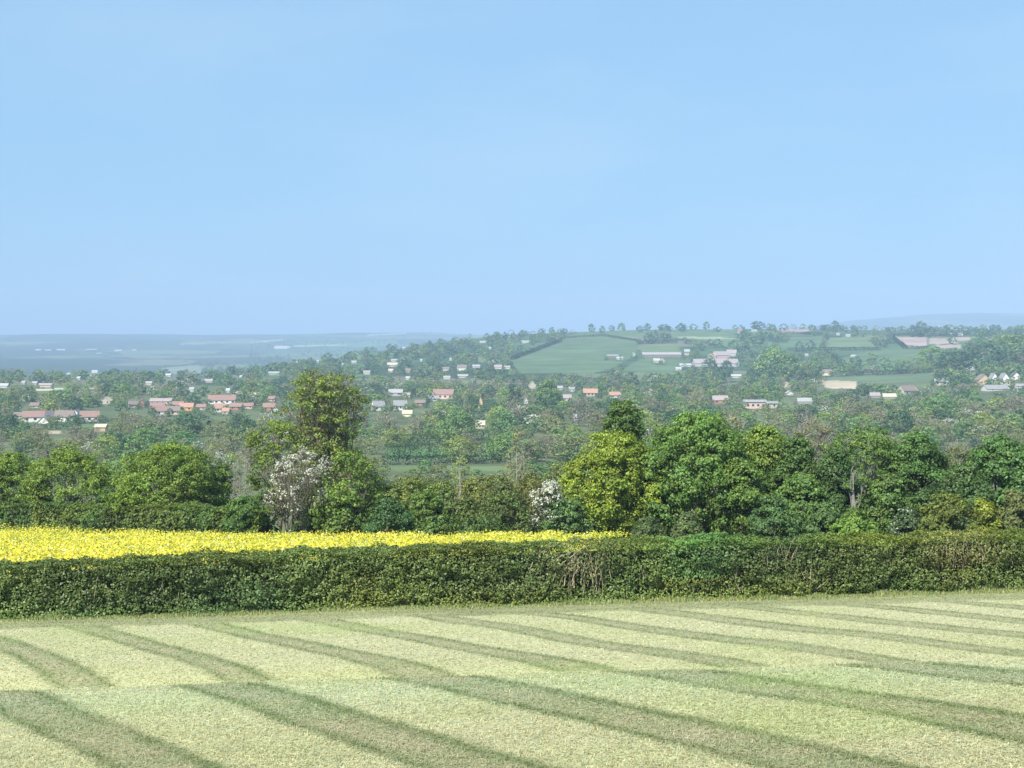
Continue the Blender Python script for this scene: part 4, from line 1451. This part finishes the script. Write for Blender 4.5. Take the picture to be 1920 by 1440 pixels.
house(1640, 745, 18, 6, 'grey', 'pinkish', "low pinkish grey roof left of the pale yellowish roof", None, chim=0, wins=0, rf=.6)
house(1819, 694, 14, 4, 'white', 'white', "thin white roof above the tan double gabled house", None, chim=0, wins=0)
# far pale specks on the blue hills
for px, by, w, h, lab in ((72, 657, 14, 4, "left end of the white buildings on the far blue hill"), (90, 657, 16, 3, "middle of the white buildings on the far blue hill"), (115, 657, 22, 4, "long right end of the white buildings on the far blue hill"),
                          (172, 656, 26, 3, "faint pale row right of the white buildings on the far hill"), (222, 658, 18, 4, "faint pale cluster at the middle of the far left hill"), (252, 657, 10, 3, "faint pale dot at the right of the far hill buildings"),
                          (186, 663, 12, 2, "faint pale line below the far hill buildings"), (530, 653, 22, 4, "pinkish pale buildings on the far hill above the ridge tail"), (129, 702, 8, 3, "pale green white speck at the foot of the far hills")):
    house(px, by, w, h, 'white', 'white', lab, None, wins=0, chim=0, group="faint white buildings on the far blue hills")

LAND += [(1478, 690, "round wood"), (608, 800, "tall airy tree"), (1150, 850, "lime green tree"), (1300, 830, "biggest dark tree"), (322, 870, "widest domed tree"), (1700, 641, "large pink field"),
         (1070, 665, "open green hill field"), (1570, 721, "sandy field"), (1475, 720, "small sandy field"), (90, 729, "pale ploughed strip"), (128, 870, "second domed tree"), (1528, 820, "brownish twiggy tree"), (1660, 710, "green meadow"),
         (1622, 830, "tree with the white stem"), (1720, 850, "dark upright tree"), (1880, 850, "dark tree at the right edge"), (1030, 920, "white hawthorn bush"), (850, 870, "straight dark hedgerow"), (1500, 620, "small pink field")]

# ------------------------------------------------------------------ trees of the valley and the ridge
SPEC = {
    # name: (colour list, descriptions, make_tree options)
    'green': ([(0.160, 0.267, 0.084), (0.132, 0.241, 0.084), (0.188, 0.294, 0.084)], "mid green round tree"),
    'dark': ([(0.072, 0.142, 0.066), (0.085, 0.160, 0.078)], "dark green dense tree"),
    'olive': ([(0.236, 0.267, 0.112), (0.207, 0.241, 0.092)], "olive green loose tree"),
    'grey': ([(0.254, 0.241, 0.167), (0.236, 0.214, 0.159)], "greyish brown twiggy tree"),
    'lime': ([(0.282, 0.356, 0.084)], "fresh light green tree"),
    'white': ([(0.094, 0.152, 0.065)], "white blossoming tree"),
    'conifer': ([(0.056, 0.110, 0.063)], "dark pointed conifer"),
}
OPT = {
    'green': dict(kind='dome', base=.04, lobes=14, clumps=16, per=10, leaf=.55, crad=.95),
    'dark': dict(kind='round', base=.05, lobes=14, clumps=16, per=10, leaf=.55, crad=.95),
    'olive': dict(kind='round', base=.05, lobes=15, clumps=15, per=9, leaf=.46, crad=1.0, gap=.1, twig=140, airy=.5),
    'grey': dict(kind='round', base=.06, lobes=15, clumps=13, per=8, leaf=.36, crad=1.1, gap=.12, twig=400, airy=.6),
    'lime': dict(kind='dome', base=.04, lobes=13, clumps=15, per=10, leaf=.5, crad=.9),
    'white': dict(kind='dome', base=.05, lobes=12, clumps=14, per=9, leaf=.45, crad=.7, flowers=.55),
    'conifer': dict(kind='cone', base=.03, lobes=12, clumps=10, per=9, leaf=.45, crad=.7),
}
TPL = {}


def template(spec, var, lod):
    key = (spec, var, lod)
    if key in TPL:
        return TPL[key]
    o = dict(OPT[spec])
    if lod == 1:
        o.update(lobes=10, clumps=10, per=7, leaf=o['leaf'] * 1.6, twig=o.get('twig', 0) // 5, gap=0)
    if lod == 2:
        o.update(lobes=8, clumps=7, per=5, leaf=o['leaf'] * 2.2, twig=0, gap=0)
    o['fbase'] = SPEC[spec][0][0]
    o['spread'] = .11
    w, c = make_tree(1000 + var * 13 + len(spec) * 101, 10., 5.5 if spec == 'conifer' else 9.5, detail=False, trunk_r=.22, **o)
    g = Geo()
    for V, Q, Cc in zip(w.V, w.Q, w.C):
        pass
    wv = np.concatenate(w.V)
    wq = np.concatenate(w.Q)
    cv = np.concatenate(c.V)
    cq = np.concatenate(c.Q)
    cc = np.concatenate(c.C)
    if lod == 0:
        g.add(wv, wq, (1, 1, 1), 1)
    g.add(cv, cq, cc, 0)
    TPL[key] = (g, g.mesh("tree_" + spec, [M_LEAF, M_BARK]) if lod < 2 else None)
    return TPL[key]


TR = []  # (px, base, hpx, wpx, spec)
rv = np.random.default_rng(99)


def T(px, base, h, w, spec, lab=None):
    TR.append((px, base, h, w, spec, lab))


# trees one can pick out
T(137, 812, 36, 38, 'dark', "dark rounded tree standing in front of the white cottage row")
T(12, 822, 50, 60, 'dark', "dark blue green tree at the left edge below the cottages")
T(45, 830, 40, 50, 'green', "mid green tree right of the dark one at the left edge")
T(352, 820, 50, 66, 'dark', "dark broad tree in front of the red roofed village")
T(330, 812, 30, 40, 'green', None)
T(410, 845, 60, 70, 'olive', "brownish olive tree rising above the widest domed tree")
T(450, 818, 46, 50, 'dark', "dark green tree left of the tall airy tree")
T(262, 820, 44, 80, 'grey', "grey green spreading tree with white stems in front of the village")
T(225, 830, 44, 60, 'olive', None)
T(180, 835, 36, 70, 'grey', "brownish grey scrubby tree behind the second domed tree")
T(1025, 770, 60, 56, 'green', "broad green tree right of the white gable end")
T(1040, 765, 36, 34, 'dark', "dark blue green tree at the right side of the broad green tree")
T(1022, 732, 24, 34, 'grey', "dark purplish round tree right of the pale gabled barn")
T(960, 768, 52, 26, 'conifer', "dark pointed conifer left of the white gable end")
T(972, 762, 36, 24, 'conifer', "smaller dark conifer touching the white gable end")
T(886, 772, 34, 26, 'dark', "dark tree left of the narrow tan house end")
T(920, 775, 30, 30, 'dark', "dark tree right of the narrow tan house end")
T(945, 805, 40, 60, 'green', None)
T(860, 825, 60, 80, 'green', "large soft green tree below the big red roofed house")
T(725, 830, 60, 70, 'grey', "brownish pink bare tree right of the tall airy tree")
T(1085, 800, 60, 70, 'grey', "grey bare tree with a pale stem left of the lime green tree")
T(1075, 870, 60, 110, 'olive', "wide olive tree left of the lime green tree")
T(1025, 860, 50, 80, 'grey', "grey twiggy tree behind the white hawthorn bush")
T(968, 842, 46, 70, 'olive', None)
for q_ in range(13):
    T(712 + q_ * 25 + 6 * (q_ % 3), 903 + 5 * (q_ % 2), 17 + 5 * (q_ % 4), 34, ['lime', 'olive', 'green', 'olive', 'white'][q_ % 5], None)
T(1240, 790, 40, 100, 'grey', "brownish hazy trees behind the tops of the two biggest trees")
T(1300, 770, 34, 90, 'grey', None)
T(1330, 707, 40, 32, 'dark', "dark tree left of the taller dark tree before the pinkish barn")
T(1363, 706, 34, 26, 'dark', "tall dark tree in front of the large pinkish roofed barn")
T(1350, 712, 26, 30, 'dark', None)
T(1358, 699, 9, 8, 'conifer', None)
T(1450, 715, 68, 70, 'green', "main dome of the round wood by the pale yellow house")
T(1430, 715, 46, 40, 'dark', "left lower shoulder of the round wood")
T(1478, 716, 58, 60, 'green', "middle dome of the round wood")
T(1505, 714, 38, 44, 'olive', "lighter shoulder of the round wood")
T(1525, 713, 48, 44, 'green', "right dome of the round wood")
T(1440, 718, 26, 40, 'dark', None)
T(1500, 718, 22, 50, 'dark', None)
T(1685, 830, 70, 70, 'dark', "dark blue green tree behind the dark upright tree")
T(1780, 820, 40, 60, 'white', "silvery leaved tree behind the thin olive tree")
T(1735, 822, 44, 90, 'grey', "pale brown bare tree left of the silvery tree")
T(1838, 800, 34, 40, 'white', None)
T(1600, 800, 60, 80, 'grey', None)
T(1545, 792, 34, 40, 'white', None)
T(1870, 830, 50, 110, 'olive', None)
T(1640, 800, 44, 60, 'olive', None)
T(1905, 790, 50, 80, 'grey', None)
T(1762, 790, 50, 90, 'green', None)
T(1790, 700, 50, 80, 'dark', "broad dark tree below the pink fields")
T(1850, 690, 54, 90, 'dark', "large dark tree above the tan double gabled house")
T(1900, 680, 56, 100, 'green', "large green tree at the right edge above the gabled houses")
T(1830, 655, 26, 40, 'green', None)
T(1888, 655, 30, 50, 'green', None)
T(1745, 690, 46, 60, 'green', None)
T(1760, 722, 24, 26, 'conifer', "dark conifer beside the grey roofed cottage")
T(1775, 726, 34, 40, 'dark', None)
# skyline trees
for px, base, h, w, s, lab in (
        (1109, 619, 18, 16, 'green', "first round skyline tree over the open hill field"), (1129, 619, 15, 16, 'green', "second round skyline tree over the hill field"),
        (1147, 620, 12, 13, 'dark', "third smaller skyline tree over the hill field"), (1165, 618, 17, 18, 'green', "fourth skyline tree with a loose crown"),
        (1200, 620, 13, 16, 'dark', "left of the dark skyline clump above the hedged field"), (1213, 620, 14, 18, 'dark', "right of the dark skyline clump above the hedged field"),
        (1245, 618, 12, 26, 'dark', "wide low dark skyline tree right of the dark clump"), (1278, 617, 18, 26, 'dark', "broad dark skyline tree above the farm lane"),
        (1300, 616, 12, 18, 'green', None), (1324, 614, 18, 14, 'green', "tall skyline tree standing alone above the far hill field"),
        (1345, 614, 9, 20, 'dark', None), (1421, 617, 17, 30, 'dark', "big domed dark skyline tree right of the cream skyline house"),
        (1448, 620, 12, 14, 'green', None), (1470, 619, 15, 20, 'green', None), (1488, 619, 12, 18, 'grey', None), (1505, 618, 12, 16, 'green', None),
        (1524, 622, 13, 16, 'dark', None), (1566, 624, 20, 16, 'dark', "tall dark skyline tree left of the blue far hill"), (1605, 630, 15, 16, 'dark', None),
        (1727, 632, 32, 24, 'dark', "tallest dark tree standing behind the large pink field"), (1712, 632, 24, 22, 'dark', "dark tree left of the tallest one behind the pink field"), (1743, 632, 22, 20, 'dark', None),
        (1780, 625, 18, 30, 'green', None), (1872, 624, 12, 14, 'dark', "small dark skyline tree at the far right"), (1815, 628, 18, 30, 'green', None), (1845, 628, 14, 30, 'green', None),
        (1228, 640, 22, 20, 'dark', "dark blue clump of trees in the middle of the hill fields"), (1215, 643, 20, 18, 'dark', "left dark tree of the clump in the hill fields"), (1246, 640, 18, 20, 'dark', "right dark tree of the clump in the hill fields"),
        (1285, 645, 14, 14, 'dark', None), (1310, 655, 14, 20, 'green', None), (1345, 650, 16, 24, 'green', None), (1375, 655, 18, 24, 'dark', None), (1395, 665, 20, 26, 'dark', None), (1395, 640, 22, 30, 'dark', None),
        (1420, 650, 24, 30, 'dark', None), (1330, 648, 12, 20, 'dark', None), (1435, 640, 18, 26, 'dark', None), (1465, 636, 12, 20, 'dark', None),
        (1500, 660, 20, 22, 'dark', None), (1520, 658, 22, 20, 'dark', None), (1545, 655, 20, 20, 'grey', None), (1575, 690, 20, 24, 'dark', None), (1605, 690, 24, 26, 'dark', None), (1560, 678, 16, 24, 'dark', None),
        (1635, 680, 20, 30, 'green', None), (1660, 690, 22, 30, 'green', None), (1690, 696, 24, 40, 'green', None), (1720, 696, 26, 40, 'olive', None)):
    T(px, base, h, w, s, lab)

# the rest of the cover, scattered by hand rules
BX = [(p[0] - p[2] * .55, p[0] + p[2] * .55, p[1] - p[3] * .8, p[1], p[4]) for p in HOUSES]
OPEN = [f[0] for f in FIELDS[:22]]


def hides(px, base, h, w, D):
    for x0, x1, y0, y1, hd in BX:
        if D < hd + 8 and px + w * .45 > x0 and px - w * .45 < x1 and base - h < y1 - (y1 - y0) * .42 and base > y0:
            return True
    return False


def in_open(px, py):
    for pts in OPEN:
        if poly_mask(np.array([px]), np.array([py]), pts)[0]:
            return True
    return False


def covers_open(px, base, h):
    return in_open(px, base) or in_open(px, base - h * .5) or in_open(px, base - h * .85)


def scatter(n, x0, x1, y0, y1, hm, specs, pr, wr=(1.0, 1.5), strict=True):
    c = 0
    tries = 0
    while c < n and tries < n * 6:
        tries += 1
        px = x0 + (x1 - x0) * rv.random()
        base = y0 + (y1 - y0) * rv.random()
        x, D, z = ray(px, base, 135.)
        H = hm[0] + (hm[1] - hm[0]) * rv.random()
        h = H / D * F
        w = h * (wr[0] + (wr[1] - wr[0]) * rv.random())
        if hides(px, base, h, w, D) or (strict and covers_open(px, base, h)):
            continue
        T(px, base, h, w, specs[rv.choice(len(specs), p=pr)], None)
        c += 1


sp = ['green', 'dark', 'olive', 'grey', 'lime', 'white']
scatter(330, -140, 2060, 772, 812, (6, 10.5), sp, [.30, .12, .26, .22, .06, .04])
scatter(300, -140, 2060, 808, 870, (5, 9), sp, [.30, .06, .28, .24, .08, .04])
scatter(130, -140, 2060, 870, 930, (4, 7), sp, [.34, .06, .30, .20, .08, .02])
scatter(480, -140, 2060, 742, 775, (6, 10), sp, [.34, .16, .22, .20, .04, .04])
scatter(620, -140, 2060, 716, 745, (6, 10), sp, [.36, .2, .2, .18, .03, .03])
scatter(520, -140, 2060, 700, 718, (6, 11), sp, [.38, .28, .18, .12, .02, .02])
scatter(450, 470, 960, 640, 702, (7, 12), sp, [.38, .36, .14, .08, .02, .02])
scatter(90, 690, 1100, 618, 640, (8, 12), sp, [.4, .42, .12, .06, 0, 0])
scatter(150, 380, 640, 684, 702, (8, 12), sp, [.4, .4, .12, .08, 0, 0])
scatter(150, 960, 1560, 620, 700, (6, 11), sp, [.4, .36, .14, .08, .01, .01])
scatter(420, 1540, 2060, 616, 700, (7, 12), sp, [.42, .3, .16, .10, .01, .01])
scatter(120, 1780, 2060, 640, 712, (9, 14), sp, [.42, .3, .18, .08, .01, .01])
scatter(120, 1090, 1930, 610, 626, (7, 11), sp, [.42, .42, .10, .06, 0, 0])

for (hpx, hb, hw, hh_, hd) in HOUSES:
    if hd > 2300 or hd < 300 or hb > 800:
        continue
    for q in range((6 if 680 < hpx < 1200 else 4) if hw > 14 else 2):
        side = -1 if q % 2 else 1
        T(hpx + side * hw * (.42 + .35 * rv.random()), hb + 1.5 + 4 * rv.random(), hh_ * (.45 + .35 * rv.random()) + 3, hh_ * (.6 + .5 * rv.random()) + 3, ['green', 'dark', 'olive'][rv.integers(3)], None)
    T(hpx + hw * (rv.random() - .5) * .6, hb + 3 + 3 * rv.random(), hh_ * (.28 if 680 < hpx < 1200 else .18) + 2.5, hh_ * .4 + 5, ['green', 'olive'][rv.integers(2)], None)

# trees meant to stand on the skyline stand on the crest itself
_cr = {}


def crest(px):
    k = int(px // 4)
    if k not in _cr:
        D = np.linspace(1700, 3300, 400)
        u = (px - 960) / F
        _cr[k] = float((PYH - F * land_z(u * D, D) / D).min())
    return _cr[k]


for i, t in enumerate(TR):
    if 1040 < t[0] < 1960 and t[1] < 627:
        TR[i] = (t[0], crest(t[0]) + 1.2 + 3 * (i % 3 == 0), t[2], t[3], t[4], t[5])

# nearest-first by how large they show: the biggest stand as trees of their own, the rest is woodland
NEAR_COUNT = 42
rows = []
for (px, base, h, w, s, lab) in TR:
    x, D, z = ray(px, base, 135.)
    big = h * w * (3 if lab else 1)
    on = -60 < px < 1980
    rows.append((big if on else 0, bool(lab), px, base, h, w, s, lab, x, D, z))
rows.sort(key=lambda r_: (not r_[1], -r_[0]))
N_IND = 250
used = {}


def rel(px, py):
    best = None
    for lx, ly, ph in LAND:
        d = math.hypot(px - lx, (py - ly) * 1.6)
        if best is None or d < best[0]:
            best = (d, lx, ly, ph)
    d, lx, ly, ph = best
    dx, dy = px - lx, py - ly
    if abs(dx) > abs(dy) * 1.3:
        side = "left of" if dx < 0 else "right of"
        if abs(dx) > 45:
            side = "well " + side
    else:
        side = "above" if dy < 0 else "below"
        if abs(dy) > 26:
            side = "well " + side
    return side + " the " + ph


ind, rest = rows[:N_IND], rows[N_IND:]
for i, (big, _, px, base, h, w, s, lab, x, D, z) in enumerate(ind):
    lod = 0 if h > 26 else 1
    g, me = template(s, i % (5 if s in ('green', 'olive', 'grey', 'dark') else 3), lod)
    cols = SPEC[s][0]
    cc = np.array(cols[rv.integers(len(cols))]) * (.88 + .24 * rv.random())
    mpp = D / F
    name = 'conifer' if s == 'conifer' else 'tree'
    o = link(name, me, loc=(x, D, z - .1), color=cc, rz=rv.random() * 6.28, sc=(w * mpp / 9.5 * (1.7 if s == 'conifer' else 1), w * mpp / 9.5 * (1.7 if s == 'conifer' else 1), h * mpp / 10.))
    if not lab:
        size = "tall " if h * mpp > 9.5 else "small " if h * mpp < 7 else ""
        lab = size + SPEC[s][1] + " " + rel(px, base - h * .5)
        k = used.get(lab, 0)
        used[lab] = k + 1
        if k:
            lab2 = ("broad " if w / h > 1.25 else "narrow ") + lab
            if lab2 not in used:
                used[lab2] = 1
                lab = lab2
    tag(o, lab, 'tree', "single trees standing across the valley and the ridge")

# woodland: everything smaller, as one mass
WV, WQ, WC, wn_ = [], [], [], 0
for i, (big, _, px, base, h, w, s, lab, x, D, z) in enumerate(rest):
    lod = 1 if h > 22 else 2
    g, _m = template(s, i % 3, lod)
    V = np.concatenate(g.V)
    Q = np.concatenate(g.Q)
    Cc = np.concatenate(g.C)
    a = rv.random() * 6.28
    mpp = D / F
    sx = w * mpp / 9.5
    sz = h * mpp / 10.
    R = np.array([[math.cos(a), -math.sin(a), 0], [math.sin(a), math.cos(a), 0], [0, 0, 1]])
    V2 = (V * np.array([sx, sx, sz])) @ R.T + np.array([x, D, z - .1])
    cols = SPEC[s][0]
    cc = np.array(cols[rv.integers(len(cols))]) * (.85 + .3 * rv.random())
    WV.append(V2)
    WQ.append(Q + wn_)
    WC.append(np.clip(Cc * cc, 0, .85))
    wn_ += len(V)
me = make_mesh("woodland", np.concatenate(WV), np.concatenate(WQ), M_LEAF, np.concatenate(WC))
tag(link("woodland", me, color=(1, 1, 1)), "mass of smaller hazy trees and bushes covering the valley floor and the wooded ridge", "woodland", kind="stuff")
print("TREES", len(TR), "individual", len(ind), "stuff verts", wn_)

# ------------------------------------------------------------------ haze
HAZE = 1.75e-4
V, Fc = box_faces(-9500, 9500, -60, 15600, -142, 235)
hm, nt, out = new_mat("haze")
vol = nt.nodes.new("ShaderNodeVolumePrincipled")
vol.inputs["Color"].default_value = (0.54, 0.74, 0.98, 1)
vol.inputs["Density"].default_value = HAZE
vol.inputs["Anisotropy"].default_value = -0.12
nt.links.new(vol.outputs[0], out.inputs["Volume"])
hz = link("haze", pymesh("haze", V, Fc, hm))
tag(hz, kind="stuff", label="pale blue haze in the air over the valley", cat="haze")
